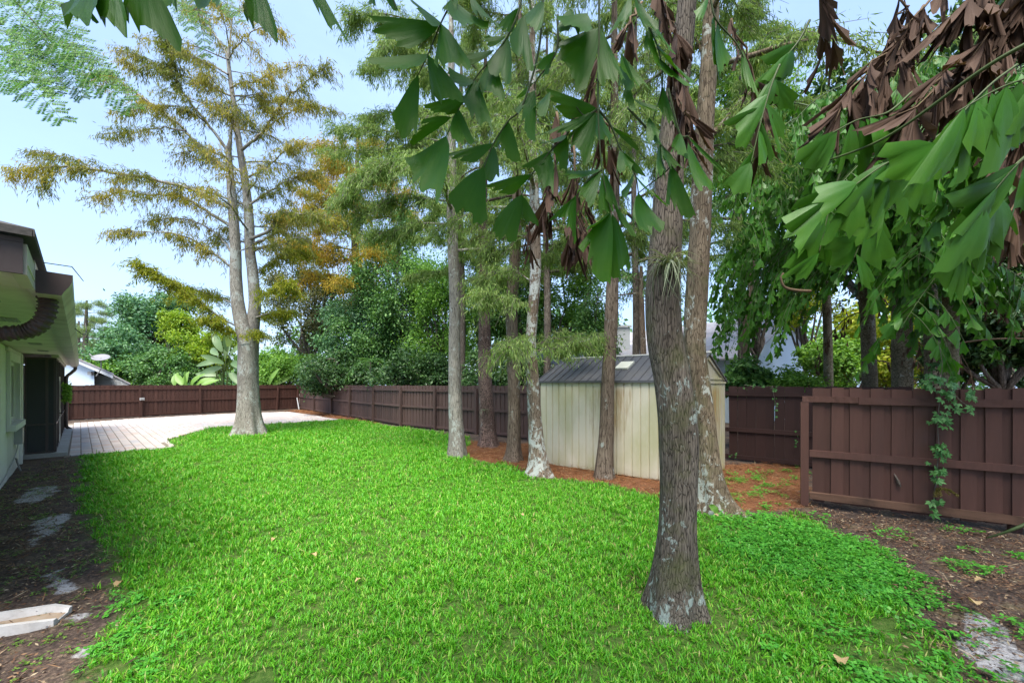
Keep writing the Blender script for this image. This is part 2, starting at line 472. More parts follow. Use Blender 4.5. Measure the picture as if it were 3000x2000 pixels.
L_pine = leaf_mat('pine_needle', [(0, (0.132, 0.204, 0.084)), (0.6, (0.216, 0.312, 0.120)), (1, (0.312, 0.408, 0.156))], 0.3, 0.5, 0.3)
L_paddle = leaf_mat('paddle_leaf', [(0, (0.12, 0.21, 0.09)), (0.6, (0.20, 0.30, 0.14)), (1, (0.30, 0.40, 0.22))], 0.35, 0.4, 0.4)
L_banana = leaf_mat('banana_leaf', [(0, (0.16, 0.33, 0.05)), (1, (0.26, 0.44, 0.10))], 0.45, 0.4, 0.4)
L_fern = leaf_mat('feather_leaf', [(0, (0.032, 0.108, 0.018)), (0.5, (0.081, 0.243, 0.018)), (1, (0.180, 0.432, 0.027))], 0.5, 0.45, 0.3)
L_creeper = leaf_mat('creeper_leaf', [(0, (0.045, 0.15, 0.035)), (0.6, (0.075, 0.22, 0.05)), (1, (0.12, 0.29, 0.08))], 0.3, 0.42, 0.4)
L_air = leaf_mat('air_plant_leaf', [(0, (0.15, 0.19, 0.10)), (0.6, (0.24, 0.29, 0.17)), (1, (0.36, 0.39, 0.26))], 0.2, 0.55, 0.3)
L_fernbrown = leaf_mat('dry_fern', [(0, (0.10, 0.085, 0.02)), (1, (0.20, 0.17, 0.04))], 0.3, 0.6, 0.3)
L_grass = leaf_mat('grass_blade', [(0, (0.061, 0.264, 0.013)), (0.45, (0.105, 0.396, 0.018)), (0.8, (0.176, 0.495, 0.024)), (0.93, (0.297, 0.506, 0.055)), (1, (0.484, 0.418, 0.176))], 0.35, 0.45, 0.35)
L_clover = leaf_mat('clover_leaf', [(0, (0.055, 0.26, 0.025)), (0.6, (0.09, 0.37, 0.035)), (1, (0.15, 0.46, 0.05))], 0.35, 0.45, 0.35)
L_weed = leaf_mat('weed_leaf', [(0, (0.07, 0.15, 0.02)), (0.6, (0.12, 0.24, 0.03)), (1, (0.20, 0.30, 0.05))], 0.3, 0.5, 0.3)
L_straw = leaf_mat('straw', [(0, (0.10, 0.045, 0.022)), (0.5, (0.24, 0.095, 0.035)), (0.85, (0.34, 0.16, 0.06)), (1, (0.42, 0.32, 0.19))], 0.1, 0.8, 0.2)
L_litter = leaf_mat('litter', [(0, (0.035, 0.022, 0.016)), (0.4, (0.12, 0.06, 0.035)), (0.8, (0.22, 0.13, 0.07)), (1, (0.40, 0.33, 0.22))], 0.1, 0.8, 0.2)
L_fallen = leaf_mat('fallen_leaf_tan', [(0, (0.40, 0.27, 0.13)), (1, (0.52, 0.38, 0.2))], 0.2, 0.7, 0.2)
# ------------------------------------------------------------------ ground
def gp(lst):
    return np.array([G(a, b)[:2] for a, b in lst])

LAWN = gp([(140, 2300), (262, 2000), (300, 1900), (345, 1800), (345, 1700), (290, 1620), (262, 1560), (238, 1480), (230, 1400), (238, 1335),
           (330, 1327), (504, 1311.5), (491, 1289), (540, 1275), (625, 1253.5), (777, 1244.5), (995, 1230), (1050, 1231), (1130, 1246), (1280, 1266), (1378, 1284),
           (1352, 1332), (1400, 1352), (1480, 1360), (1570, 1396), (1660, 1404), (1780, 1420), (1900, 1446), (2000, 1470), (2100, 1499), (2250, 1506),
           (2340, 1500), (2470, 1560), (2590, 1610), (2660, 1720), (2730, 1830), (2760, 1950), (2830, 2150), (2900, 2400)])
STRAW = gp([(1350, 1340), (1370, 1290), (1560, 1300), (1610, 1345), (1930, 1400), (2130, 1360), (2350, 1355), (2360, 1480), (2250, 1502), (2060, 1480), (1950, 1460), (1780, 1412), (1660, 1402), (1580, 1390), (1480, 1362)])
STRAW2 = gp([(840, 1202), (900, 1200), (1110, 1238), (1090, 1244), (995, 1228)])
SANDS = [gp([(20, 1470), (90, 1425), (175, 1415), (195, 1440), (150, 1465), (60, 1475)]), gp([(90, 1530), (190, 1495), (215, 1520), (150, 1560), (90, 1570)]),
         gp([(80, 1690), (190, 1655), (245, 1690), (240, 1735), (140, 1745)]), gp([(60, 1590), (110, 1570), (130, 1600), (80, 1610)]), gp([(190, 1810), (290, 1770), (300, 1800), (220, 1830)]),
         gp([(200, 1905), (270, 1880), (300, 1910), (230, 1935)]), gp([(2760, 1790), (2860, 1790), (3000, 1850), (3100, 2000), (2950, 2010), (2820, 1920)]),
         gp([(2390, 1930), (2470, 1900), (2520, 1940), (2450, 1975)]), gp([(2160, 1500), (2260, 1500), (2300, 1520), (2200, 1530)])]
CLOVER = gp([(2120, 1520), (2250, 1512), (2420, 1560), (2560, 1600), (2640, 1680), (2700, 1760), (2640, 1760), (2450, 1740), (2250, 1690), (2120, 1600)])
WEEDL = gp([(255, 2010), (300, 1880), (360, 1800), (420, 1730), (470, 1760), (440, 1850), (400, 1950), (330, 2060)])
WEEDR = gp([(2480, 1830), (2640, 1800), (2800, 1980), (2760, 2120), (2520, 2060), (2420, 1920)])

def sdf(P, poly):
    """signed distance of points to a polygon: positive inside"""
    P = np.asarray(P, float)[:, :2]
    a = poly
    b = np.roll(poly, -1, axis=0)
    d = np.full(len(P), 1e9)
    ins = np.zeros(len(P), bool)
    for (ax, ay), (bx, by) in zip(a, b):
        ex, ey = bx - ax, by - ay
        t = np.clip(((P[:, 0] - ax) * ex + (P[:, 1] - ay) * ey) / (ex * ex + ey * ey + 1e-12), 0, 1)
        d = np.minimum(d, np.hypot(P[:, 0] - ax - t * ex, P[:, 1] - ay - t * ey))
        c = (ay > P[:, 1]) != (by > P[:, 1])
        ins ^= c & (P[:, 0] < ex * (P[:, 1] - ay) / (ey if abs(ey) > 1e-12 else 1e-12) + ax)
    return np.where(ins, d, -d)

def wob(P, s=1.0, seed=0):
    """cheap smooth noise in the plane, about -1 .. 1"""
    r = np.random.default_rng(seed)
    out = np.zeros(len(P))
    for k in range(9):
        a = r.uniform(0, 2 * np.pi)
        f = s * r.uniform(0.5, 3.2)
        out += np.sin((P[:, 0] * np.cos(a) + P[:, 1] * np.sin(a)) * f + r.uniform(0, 6.28)) * r.uniform(0.5, 1)
    return out / 3.2

def axis(lo, dense_lo, dense_hi, hi, step, grow=1.22):
    xs = list(np.arange(dense_lo, dense_hi + 1e-6, step))
    s, x = step, dense_hi
    while x < hi:
        s *= grow; x += s; xs.append(x)
    s, x = step, dense_lo
    while x > lo:
        s *= grow; x -= s; xs.insert(0, x)
    return np.array(xs)

gx = axis(-220, -6.5, 7.0, 220, 0.055, 1.05)
gy = axis(-60, 1.2, 9.0, 420, 0.055, 1.05)
XX, YY = np.meshgrid(gx, gy)
gv = np.stack([XX.ravel(), YY.ravel(), np.zeros(XX.size)], 1)
near = np.exp(-np.maximum(0, np.hypot(gv[:, 0], gv[:, 1]) - 12) / 6)
gv[:, 2] = (wob(gv, 2.2, 1) * 0.012 + wob(gv, 9, 2) * 0.006) * near - 0.008
nx, ny = len(gx), len(gy)
ii = (np.arange(ny - 1)[:, None] * nx + np.arange(nx - 1)[None, :]).ravel()
gf = np.stack([ii, ii + 1, ii + 1 + nx, ii + nx], 1)
gme = mesh_np('ground', gv, gf, None, True)
def attr(me, name, val):
    a = me.attributes.new(name, 'FLOAT', 'POINT')
    a.data.foreach_set('value', np.asarray(val, dtype=np.float32))
wj = wob(gv, 3.5, 3) * 0.10 + wob(gv, 13, 4) * 0.05
lawn_v = np.clip((sdf(gv, LAWN) + wj) / 0.12 + 0.5, 0, 1)
straw_v = np.clip((np.maximum(sdf(gv, STRAW), sdf(gv, STRAW2)) + wj) / 0.3 + 0.5, 0, 1)
sand_v = np.zeros(len(gv))
for p in SANDS:
    sand_v = np.maximum(sand_v, np.clip((sdf(gv, p) + wj * 0.8) / 0.12 + 0.5, 0, 1))
attr(gme, 'lawn', lawn_v); attr(gme, 'straw', straw_v); attr(gme, 'sand', sand_v)
t = NT('ground_soil')
at = lambda nm: t.n('ShaderNodeAttribute', attribute_name=nm).outputs['Fac']
n1 = t.noise(t.pos(), 3.2, 7, 0.65)
n2 = t.noise(t.pos(), 34, 5, 0.7)
n3 = t.noise(t.pos((1, 1, 1)), 120, 3, 0.6)
soil = t.ramp(t.math('MULTIPLY_ADD', n2, 0.6, t.math('MULTIPLY', n1, 0.4)), [(0.36, (0.022, 0.018, 0.016)), (0.50, (0.075, 0.054, 0.043)), (0.60, (0.16, 0.115, 0.085)), (0.72, (0.28, 0.23, 0.18))])
soil = t.mix(t.ramp(n1, [(0.55, 0.0), (0.7, 0.5)]), soil, (0.12, 0.11, 0.04))
strawc = t.ramp(n2, [(0.3, (0.075, 0.035, 0.02)), (0.55, (0.20, 0.085, 0.04)), (0.75, (0.30, 0.15, 0.07))])
sandc = t.ramp(t.math('MULTIPLY_ADD', n3, 0.5, t.math('MULTIPLY', n2, 0.5)), [(0.3, (0.12, 0.115, 0.115)), (0.5, (0.34, 0.33, 0.33)), (0.68, (0.58, 0.57, 0.57))])
lawnc = t.ramp(n2, [(0.3, (0.03, 0.07, 0.012)), (0.55, (0.07, 0.13, 0.022)), (0.72, (0.17, 0.14, 0.07))])
c = t.mix(t.ramp(t.math('MULTIPLY_ADD', n2, 0.5, at('straw')), [(0.55, 0.0), (0.85, 1.0)]), soil, strawc)
c = t.mix(t.ramp(t.math('MULTIPLY', at('sand'), t.math('MULTIPLY_ADD', n1, 0.9, t.math('MULTIPLY', n2, 0.5))), [(0.50, 0.0), (0.68, 1.0)]), c, sandc)
c = t.mix(at('lawn'), c, lawnc)
t.done(t.bsdf(c, 0.95, 0.15, t.bump(t.math('MULTIPLY_ADD', n2, 0.7, t.math('MULTIPLY', n3, 0.3)), 0.9, 0.02)))
gme.materials.append(t.m)
ground = tag(obj('ground', gme), kind='structure', label='dark soil yard with sand, straw and a lawn')

# ------------------------------------------------------------------ scatter by geometry nodes (for what nobody could count)
def src_collection(name, meshes):
    c = bpy.data.collections.new(name)
    for k, me in enumerate(meshes):
        c.objects.link(bpy.data.objects.new('%s_%d' % (name, k), me))
    return c

def scatter(name, pts, rot, scl, idx, coll):
    me = bpy.data.meshes.new(name)
    pts = np.asarray(pts, np.float32)
    me.vertices.add(len(pts))
    me.vertices.foreach_set('co', pts.ravel())
    a = me.attributes.new('rot', 'FLOAT_VECTOR', 'POINT'); a.data.foreach_set('vector', np.asarray(rot, np.float32).ravel())
    a = me.attributes.new('scl', 'FLOAT', 'POINT'); a.data.foreach_set('value', np.asarray(scl, np.float32))
    a = me.attributes.new('idx', 'INT', 'POINT'); a.data.foreach_set('value', np.asarray(idx, np.int32))
    o = obj(name, me)
    g = bpy.data.node_groups.new('scatter_' + name, 'GeometryNodeTree')
    g.interface.new_socket('Geometry', in_out='INPUT', socket_type='NodeSocketGeometry')
    g.interface.new_socket('Geometry', in_out='OUTPUT', socket_type='NodeSocketGeometry')
    N, Lk = g.nodes, g.links
    gi, go = N.new('NodeGroupInput'), N.new('NodeGroupOutput')
    ci = N.new('GeometryNodeCollectionInfo')
    ci.inputs['Collection'].default_value = coll
    ci.inputs['Separate Children'].default_value = True
    ci.inputs['Reset Children'].default_value = True
    ip = N.new('GeometryNodeInstanceOnPoints')
    ip.inputs['Pick Instance'].default_value = True
    def na(nm, dt):
        x = N.new('GeometryNodeInputNamedAttribute')
        x.data_type = dt
        x.inputs['Name'].default_value = nm
        return x.outputs['Attribute']
    er = N.new('FunctionNodeEulerToRotation')
    Lk.new(na('rot', 'FLOAT_VECTOR'), er.inputs[0])
    Lk.new(gi.outputs[0], ip.inputs['Points'])
    Lk.new(ci.outputs[0], ip.inputs['Instance'])
    Lk.new(na('idx', 'INT'), ip.inputs['Instance Index'])
    Lk.new(er.outputs[0], ip.inputs['Rotation'])
    Lk.new(na('scl', 'FLOAT'), ip.inputs['Scale'])
    Lk.new(ip.outputs[0], go.inputs[0])
    md = o.modifiers.new('scatter', 'NODES')
    md.node_group = g
    return o

def blade(rng, h, w, lean):
    """one bent grass blade: 3 segments"""
    a = rng.uniform(0, 2 * np.pi)
    d = np.array((np.cos(a), np.sin(a), 0))
    s = np.array((-np.sin(a), np.cos(a), 0))
    b = np.array((rng.normal(0, 1), rng.normal(0, 1), 0))
    V = []
    for u, ww in ((0, 0.8), (0.4, 1.0), (0.75, 0.7)):
        c = d * lean * h * u ** 1.7 + np.array((0, 0, h * u * (1 - 0.35 * lean * u)))
        V += [c - s * w * ww / 2, c + s * w * ww / 2]
    V.append(d * lean * h + np.array((0, 0, h * (1 - 0.35 * lean))))
    return np.array(V), b

def tuft(seed, n, rad, h, w, mat):
    rng = np.random.default_rng(seed)
    m = MB()
    for k in range(n):
        V, b = blade(rng, h * rng.uniform(0.55, 1.25), w * rng.uniform(0.7, 1.3), rng.uniform(0.15, 1.0))
        V[:, :2] += b[:2] * rad * 0.6
        m.add(V, [np.array([(0, 1, 3, 2), (2, 3, 5, 4)]), np.array([(4, 5, 6)])])
    return m.mesh('tuft', mat, False)

def sprig(seed, n, rad, h, size, mat):
    """small ground-cover plant: round leaflets held flat on short stems"""
    rng = np.random.default_rng(seed)
    m = MB()
    for k in range(n):
        p = np.array((rng.normal(0, rad), rng.normal(0, rad), h * rng.uniform(0.4, 1.1)))
        a0 = rng.uniform(0, 6.28)
        for q in range(3):
            a = a0 + q * 2.1
            d = np.array((np.cos(a), np.sin(a), rng.normal(0.0, 0.22)))
            s = np.array((-np.sin(a), np.cos(a), rng.normal(0, 0.15)))
            L = size * rng.uniform(0.7, 1.2)
            m.add(np.array([p, p + d * L * 0.55 + s * L * 0.42, p + d * L, p + d * L * 0.55 - s * L * 0.42]), np.array([(0, 1, 2, 3)]))
    return m.mesh('sprig', mat, False)

def litterbits(seed, n, rad, L, w, mat):
    rng = np.random.default_rng(seed)
    m = MB()
    for k in range(n):
        p = np.array((rng.normal(0, rad), rng.normal(0, rad), rng.uniform(0.002, 0.012)))
        a = rng.uniform(0, 6.28)
        d = np.array((np.cos(a), np.sin(a), rng.normal(0, 0.12))) * L * rng.uniform(0.5, 1.3)
        s = np.array((-np.sin(a), np.cos(a), rng.normal(0, 0.3))) * w * rng.uniform(0.6, 1.4)
        m.add(np.array([p - d / 2, p + s / 2, p + d / 2, p - s / 2]), np.array([(0, 1, 2, 3)]))
    return m.mesh('bits', mat, False)

RNG = np.random.default_rng(7)
def area_points(x0, x1, y0, y1, dens, rng):
    n = int((x1 - x0) * (y1 - y0) * dens)
    return np.stack([rng.uniform(x0, x1, n), rng.uniform(y0, y1, n), np.zeros(n)], 1)

def in_view(P, m=0.25):
    return (np.abs(P[:, 0]) < P[:, 1] * 1.304 * 1.03 + m + 0.5) & (P[:, 1] > 1.9)

PATIO = gp([(187, 1340), (241, 1333.5), (330, 1326), (504, 1311), (492, 1288), (540, 1274.5), (625, 1253), (777, 1244), (995, 1229.5), (950, 1221), (888, 1211), (848, 1206), (650, 1213), (402, 1226), (198, 1241), (190, 1262)])
grass_c = src_collection('tufts', [tuft(k, 13, 0.045, 0.062, 0.0075, L_grass) for k in range(5)] + [tuft(20 + k, 9, 0.05, 0.045, 0.009, L_grass) for k in range(3)])
PTS, SCL = [], []
for (y0, y1, dens, sc) in ((1.9, 4.2, 520, 0.95), (4.2, 7.5, 300, 1.1), (7.5, 12, 150, 1.45), (12, 22, 70, 1.9)):
    xa = 1.304 * y1 + 1
    P = area_points(-xa, xa, y0, y1, dens, RNG)
    d = sdf(P, LAWN)
    keep = in_view(P) & (d + wob(P, 3.5, 3) * 0.10 + wob(P, 13, 4) * 0.06 > RNG.uniform(-0.06, 0.10, len(P)) ** 1)
    keep &= (sdf(P, PATIO) < -0.02)
    # thin, worn places near the front edge
    thin = np.clip((wob(P, 4.0, 11) + 0.35 * wob(P, 11, 12) - 0.55) * 1.5, 0, 1) * np.clip((7.0 - P[:, 1]) / 4.0, 0, 1)
    thin = np.maximum(thin, np.clip(1 - np.hypot(P[:, 0] - 1.75, P[:, 1] - 3.25) / 0.55, 0, 1))
    thin = np.maximum(thin, 0.6 * np.clip(1 - (d / 0.5), 0, 1))
    thin = np.maximum(thin, 0.85 * (sdf(P, WEEDR) > 0))
    keep &= RNG.uniform(0, 1, len(P)) > thin * 0.9
    P = P[keep]
    PTS.append(P)
    SCL.append(sc * RNG.uniform(0.7, 1.25, len(P)) * (1 + 0.2 * wob(P, 1.5, 6)))
P = np.vstack(PTS); S = np.concatenate(SCL); n = len(P)
keep = ~((sdf(P, CLOVER) > 0) & (RNG.uniform(0, 1, n) < 0.75))
P, S = P[keep], S[keep]; n = len(P)
tilt = RNG.normal(0, 0.15, (n, 2))
lawn = tag(scatter('lawn_grass', P, np.stack([tilt[:, 0], tilt[:, 1], RNG.uniform(0, 6.28, n)], 1), S, RNG.integers(0, 8, n), grass_c), kind='stuff', label='bright green coarse lawn grass')

weed_c = src_collection('weeds', [sprig(k, 9, 0.05, 0.035, 0.024, L_clover) for k in range(4)])
def weeds(name, label, poly, dens, sc, seed, coll, soft=0.12, clump=0.0):
    rng = np.random.default_rng(seed)
    lo, hi = poly.min(0) - 0.3, poly.max(0) + 0.3
    P = area_points(lo[0], hi[0], lo[1], hi[1], dens, rng)
    k = (sdf(P, poly) + wob(P, 4, seed) * 0.12 + rng.normal(0, soft, len(P)) > 0) & in_view(P)
    if clump:
        k &= wob(P, 6.0, seed + 5) > clump
    P = P[k]
    n = len(P)
    return tag(scatter(name, P, np.stack([rng.normal(0, 0.2, n), rng.normal(0, 0.2, n), rng.uniform(0, 6.28, n)], 1), sc * rng.uniform(0.6, 1.3, n), rng.integers(0, len(coll.objects), n), coll), kind='stuff', label=label)
weeds('clover', 'dense patch of small leafy clover right of the near tree', CLOVER, 420, 1.0, 31, weed_c)
weeds('weeds', 'leafy weeds at the lower left lawn edge', WEEDL, 260, 1.0, 32, weed_c, 0.2, -0.1)
weeds('weeds', 'leafy weeds thinning into the bare sand at the lower right', WEEDR, 240, 1.25, 33, weed_c, 0.25, -0.05)
STRIP = gp([(-600, 1900), (0, 1437), (150, 1352), (238, 1340), (230, 1400), (240, 1490), (290, 1620), (345, 1700), (345, 1800), (262, 2000), (140, 2300)])
weed2_c = src_collection('sparse_weeds', [sprig(40 + k, 5, 0.05, 0.02, 0.017, L_weed) for k in range(4)])
weeds('weeds', 'sparse small weeds on the bare strip beside the house', STRIP, 130, 1.0, 34, weed2_c, 0.1, 0.05)
RIGHT = gp([(2250, 1500), (2360, 1480), (3000, 1575), (3400, 1640), (3400, 2300), (2850, 2200), (2740, 1850), (2660, 1720), (2550, 1590), (2340, 1500)])
weeds('weeds', 'scattered small weeds on the bare soil by the fence', RIGHT, 60, 1.2, 35, weed_c, 0.1, 0.45)
STR_W = gp([(1980, 1450), (2130, 1380), (2340, 1375), (2345, 1480), (2250, 1500), (2090, 1490)])
weeds('weeds', 'small green seedlings in the pine straw behind the trees', STR_W, 110, 0.9, 36, weed_c, 0.1, 0.25)

straw_c = src_collection('straw_bits', [litterbits(k, 16, 0.07, 0.13, 0.004, L_straw) for k in range(4)])
bits_c = src_collection('litter_bits', [litterbits(10 + k, 14, 0.08, 0.03, 0.010, L_litter) for k in range(4)] + [litterbits(15 + k, 5, 0.08, 0.10, 0.007, L_litter) for k in range(2)])
weeds('pine_straw', 'rust brown pine straw under the row of trees', STRAW, 130, 1.0, 41, straw_c, 0.1)
weeds('pine_straw', 'rust brown straw in the far fence corner', STRAW2, 30, 1.8, 42, straw_c, 0.1)
weeds('leaf_litter', 'dark mulch and leaf litter along the house', STRIP, 130, 1.0, 43, bits_c, 0.1, -0.5)
weeds('leaf_litter', 'brown bark mulch and litter below the near fence', RIGHT, 210, 1.15, 44, bits_c, 0.1, -0.6)
weeds('leaf_litter', 'dry bits caught in the lawn round the near tree', gp([(1850, 1700), (2080, 1680), (2250, 1760), (2300, 1850), (2050, 1850), (1900, 1800)]), 90, 0.9, 45, bits_c, 0.15, -0.2)

# fallen leaves lying on the lawn
def leafshape(seed):
    rng = np.random.default_rng(seed)
    m = MB()
    n = 7
    L = 1.0
    top = [(0, 0, 0)]
    V = []
    for i in range(n + 1):
        u = i / n
        w = 0.30 * math.sin(math.pi * min(1, u * 0.97 + 0.02)) ** 0.8 * (1 + 0.18 * rng.normal())
        z = 0.18 * math.sin(u * 3.0) + 0.05 * rng.normal()
        V += [(u * L, -w, z + abs(w) * 0.5), (u * L, 0, z), (u * L, w, z + abs(w) * 0.35)]
    F = []
    for i in range(n):
        a = 3 * i
        F += [(a, a + 3, a + 4, a + 1), (a + 1, a + 4, a + 5, a + 2)]
    m.add(np.array(V), np.array(F))
    return m.mesh('fallen_leaf', L_fallen, True)
fl_me = [leafshape(k) for k in range(3)]
for k, (px, py, s, lab) in enumerate([(925, 1637, 0.10, 'largest dry tan leaf on the lawn, left of centre'), (805, 1583, 0.07, 'small tan leaf on the lawn behind the largest one'),
                                      (1313, 1485, 0.06, 'small yellow leaf lying in the middle of the lawn'), (2105, 1518, 0.07, 'curled tan leaf on the grass behind the near trunk'),
                                      (1535, 1518, 0.06, 'dark curled leaf on the lawn in front of the shed'), (358, 1712, 0.09, 'pale dry leaf at the bare lawn edge near the house'),
                                      (2890, 1710, 0.10, 'yellow leaf on the mulch at the right edge'), (2850, 1776, 0.13, 'long narrow dry leaf on the mulch beside the sand'),
                                      (2465, 1960, 0.13, 'long pale leaf on the sand at the bottom right'), (1040, 1715, 0.07, 'dark dead leaf low on the lawn, left of centre')]):
    q = G(px, py)
    r = random.Random(k)
    o = obj('fallen_leaf', fl_me[k % 3], None, (q[0], q[1], 0.035), (r.uniform(-.3, .3), r.uniform(-.3, .3), r.uniform(0, 6.2)), s)
    tag(o, lab, 'leaf', 'dry leaves fallen on the ground')

# ------------------------------------------------------------------ patio of pavers
US, NS = np.array((-0.7398, 0.6728, 0)), np.array((0.6728, 0.7398, 0))     # along the house wall and out from it
def H(s, d, z=0.0):
    p = US * s + NS * d
    return np.array((p[0], p[1], z))
pz = 0.02
poly3 = [(x, y, -0.05) for x, y in PATIO]
patio = obj('patio', MB().prism(poly3, (0, 0, 0), (0, 0, 0.055)).mesh('patio', M_joint))
tag(patio, 'pale paver patio along the far fence', kind='structure')
uv = np.stack([PATIO @ US[:2], PATIO @ NS[:2]], 1)
lo, hi = uv.min(0), uv.max(0)
rng = np.random.default_rng(3)
cells = []
d = lo[1]
row = 0
while d < hi[1]:
    dw = 0.215
    s = lo[0] - rng.uniform(0, 0.2)
    while s < hi[0]:
        sw = rng.choice([0.215, 0.30, 0.30])
        cells.append((s + sw / 2, d + dw / 2, sw, dw))
        s += sw
    d += dw
    row += 1
cells = np.array(cells)
cw = cells[:, 0:1] * US[:2] + cells[:, 1:2] * NS[:2]
inside = sdf(cw, PATIO) > 0.10
cells, cw = cells[inside], cw[inside]
order = np.argsort(np.hypot(cw[:, 0], cw[:, 1]))
angu = math.atan2(US[1], US[0])
def pavershape(sw, dw):
    a, b, h, e = sw / 2 - 0.008, dw / 2 - 0.008, 0.024, 0.008
    V = np.array([(-a, -b, 0), (a, -b, 0), (a, b, 0), (-a, b, 0), (-a, -b, h - e), (a, -b, h - e), (a, b, h - e), (-a, b, h - e),
                  (-a + e, -b + e, h), (a - e, -b + e, h), (a - e, b - e, h), (-a + e, b - e, h)])
    Fq = [(8, 9, 10, 11)]
    for k in range(4):
        q = (k + 1) % 4
        Fq += [(k, q, 4 + q, 4 + k), (4 + k, 4 + q, 8 + q, 8 + k)]
    return V, np.array(Fq)
pm = {}
stuffp = MB()
for rank, k in enumerate(order):
    sw, dw = cells[k, 2], cells[k, 3]
    z = 0.0 + rng.uniform(0, 0.005)
    if rank < 300:
        if sw not in pm:
            pm[sw] = mesh_np('paver', *pavershape(sw, dw), M_paver)
        obj('paver', pm[sw], patio, (cw[k, 0], cw[k, 1], z), (0, 0, angu + rng.normal(0, 0.006)))
    else:
        V, Fq = pavershape(sw, dw)
        c_, s_ = math.cos(angu), math.sin(angu)
        stuffp.add(np.stack([V[:, 0] * c_ - V[:, 1] * s_ + cw[k, 0], V[:, 0] * s_ + V[:, 1] * c_ + cw[k, 1], V[:, 2] + z], 1), Fq)
tag(obj('pavers', stuffp.mesh('pavers', M_paver), patio), kind='stuff')
# border course laid on edge round the lawn curve
edge = spline(np.vstack([PATIO[0:9]]), 130)
bm = mesh_np('border_paver', *pavershape(0.21, 0.13), M_paver)
acc = 0.0
for k in range(1, len(edge)):
    acc += np.hypot(*(edge[k] - edge[k - 1]))
    if acc > 0.225:
        acc = 0
        tdir = edge[k] - edge[k - 1]
        nn = np.array((-tdir[1], tdir[0])) / np.hypot(*tdir)
        q = edge[k] + nn * 0.075
        obj('border_paver', bm, patio, (q[0], q[1], 0.008), (0, 0, math.atan2(tdir[1], tdir[0])))

# ------------------------------------------------------------------ fences
def board_mesh(seed, w, h, t, mat, sag=0.0):
    rng = np.random.default_rng(seed)
    V, n = [], 5
    for k in range(n):
        z = h * k / (n - 1)
        e = rng.normal(0, 0.0016, 2)
        y = rng.normal(0, 0.0015)
        top = rng.normal(0, 0.003, 2) if k == n - 1 else (0, 0)
        V += [(-w / 2 + e[0], -t / 2 + y, z + top[0]), (w / 2 + e[1], -t / 2 + y, z + top[1]), (w / 2 + e[1], t / 2 + y, z + top[1]), (-w / 2 + e[0], t / 2 + y, z + top[0])]
    Fq = [(3, 2, 1, 0), (4 * n - 4, 4 * n - 3, 4 * n - 2, 4 * n - 1)]
    for k in range(n - 1):
        for q in range(4):
            Fq.append((4 * k + q, 4 * k + (q + 1) % 4, 4 * k + 4 + (q + 1) % 4, 4 * k + 4 + q))
    return mesh_np('board', V, np.array(Fq), mat)

def fence(name, label, runs, posts, board_w, period, mat, rails=(0.12, 0.92, 1.62), h=1.83, post_h=1.72, post_w=0.095, yard=(0, 0), rail_h=0.085, back=True, lean=()):
    """runs: points of the fence line in plan; posts: their places by arc length along it; the rails and posts face the yard point"""
    P = np.array(runs, float)
    root = thing(name, label, 'fence', (P[0][0], P[0][1], 0))
    bms = [board_mesh(s, board_w, h - 0.03, 0.018, mat) for s in range(4)]
    bbm = [board_mesh(9 + s, period - board_w + 0.05, h - 0.03, 0.016, mat) for s in range(3)]
    rng = np.random.default_rng(len(label))
    seg = np.hypot(*(P[1:] - P[:-1]).T)
    cum = np.concatenate([[0], np.cumsum(seg)])
    for i in range(len(P) - 1):
        a, b = P[i], P[i + 1]
        d = (b - a) / seg[i]
        nn = np.array((-d[1], d[0]))
        if nn.dot(np.array(yard) - (a + b) / 2) < 0:
            nn = -nn
        rz = math.atan2(d[1], d[0])
        def place(nm, me, s, off, z, rx=0.0):
            q = a + d * s + nn * off - P[0]
            return obj(nm, me, root, (q[0], q[1], z), (rx, rng.normal(0, 0.003), rz))
        s = period * 0.5
        while s < seg[i]:
            place('board', bms[rng.integers(4)], s, -0.012 + rng.normal(0, 0.001), 0.03 + rng.normal(0, 0.006))
            if back and s + period / 2 < seg[i]:
                place('board', bbm[rng.integers(3)], s + period / 2, -0.032, 0.022 + rng.normal(0, 0.006))
            s += period
        # rails between the posts of this run
        ps = [x for x in posts if cum[i] - 0.01 <= x <= cum[i + 1] + 0.01]
        ends = sorted(set([cum[i]] + ps + [cum[i + 1]]))
        for e0, e1 in zip(ends[:-1], ends[1:]):
            L = e1 - e0
            if L < 0.15: continue
            for zr in rails:
                m = MB().box(0.003, L - 0.003, -0.001, 0.040, -rail_h / 2, rail_h / 2).mesh('rail', mat)
                q = a + d * (e0 - cum[i]) + nn * 0.0 - P[0]
                o = obj('rail', m, root, (q[0], q[1], zr + rng.normal(0, 0.008)), (0, rng.normal(0, 0.003), rz))
                if nn.dot(np.array((-d[1], d[0]))) < 0:
                    o.scale = (1, -1, 1)
        for k, x in enumerate(ps):
            if i and abs(x - cum[i]) < 0.02: continue
            me = MB().box(-post_w / 2, post_w / 2, -post_w / 2, post_w / 2, 0, post_h + rng.normal(0, 0.01)).mesh('post', mat)
            o = place('post', me, x - cum[i], 0.045 + post_w / 2, 0.0)
            if x in lean: o.rotation_euler[1] = 0.06
    return root, P, cum

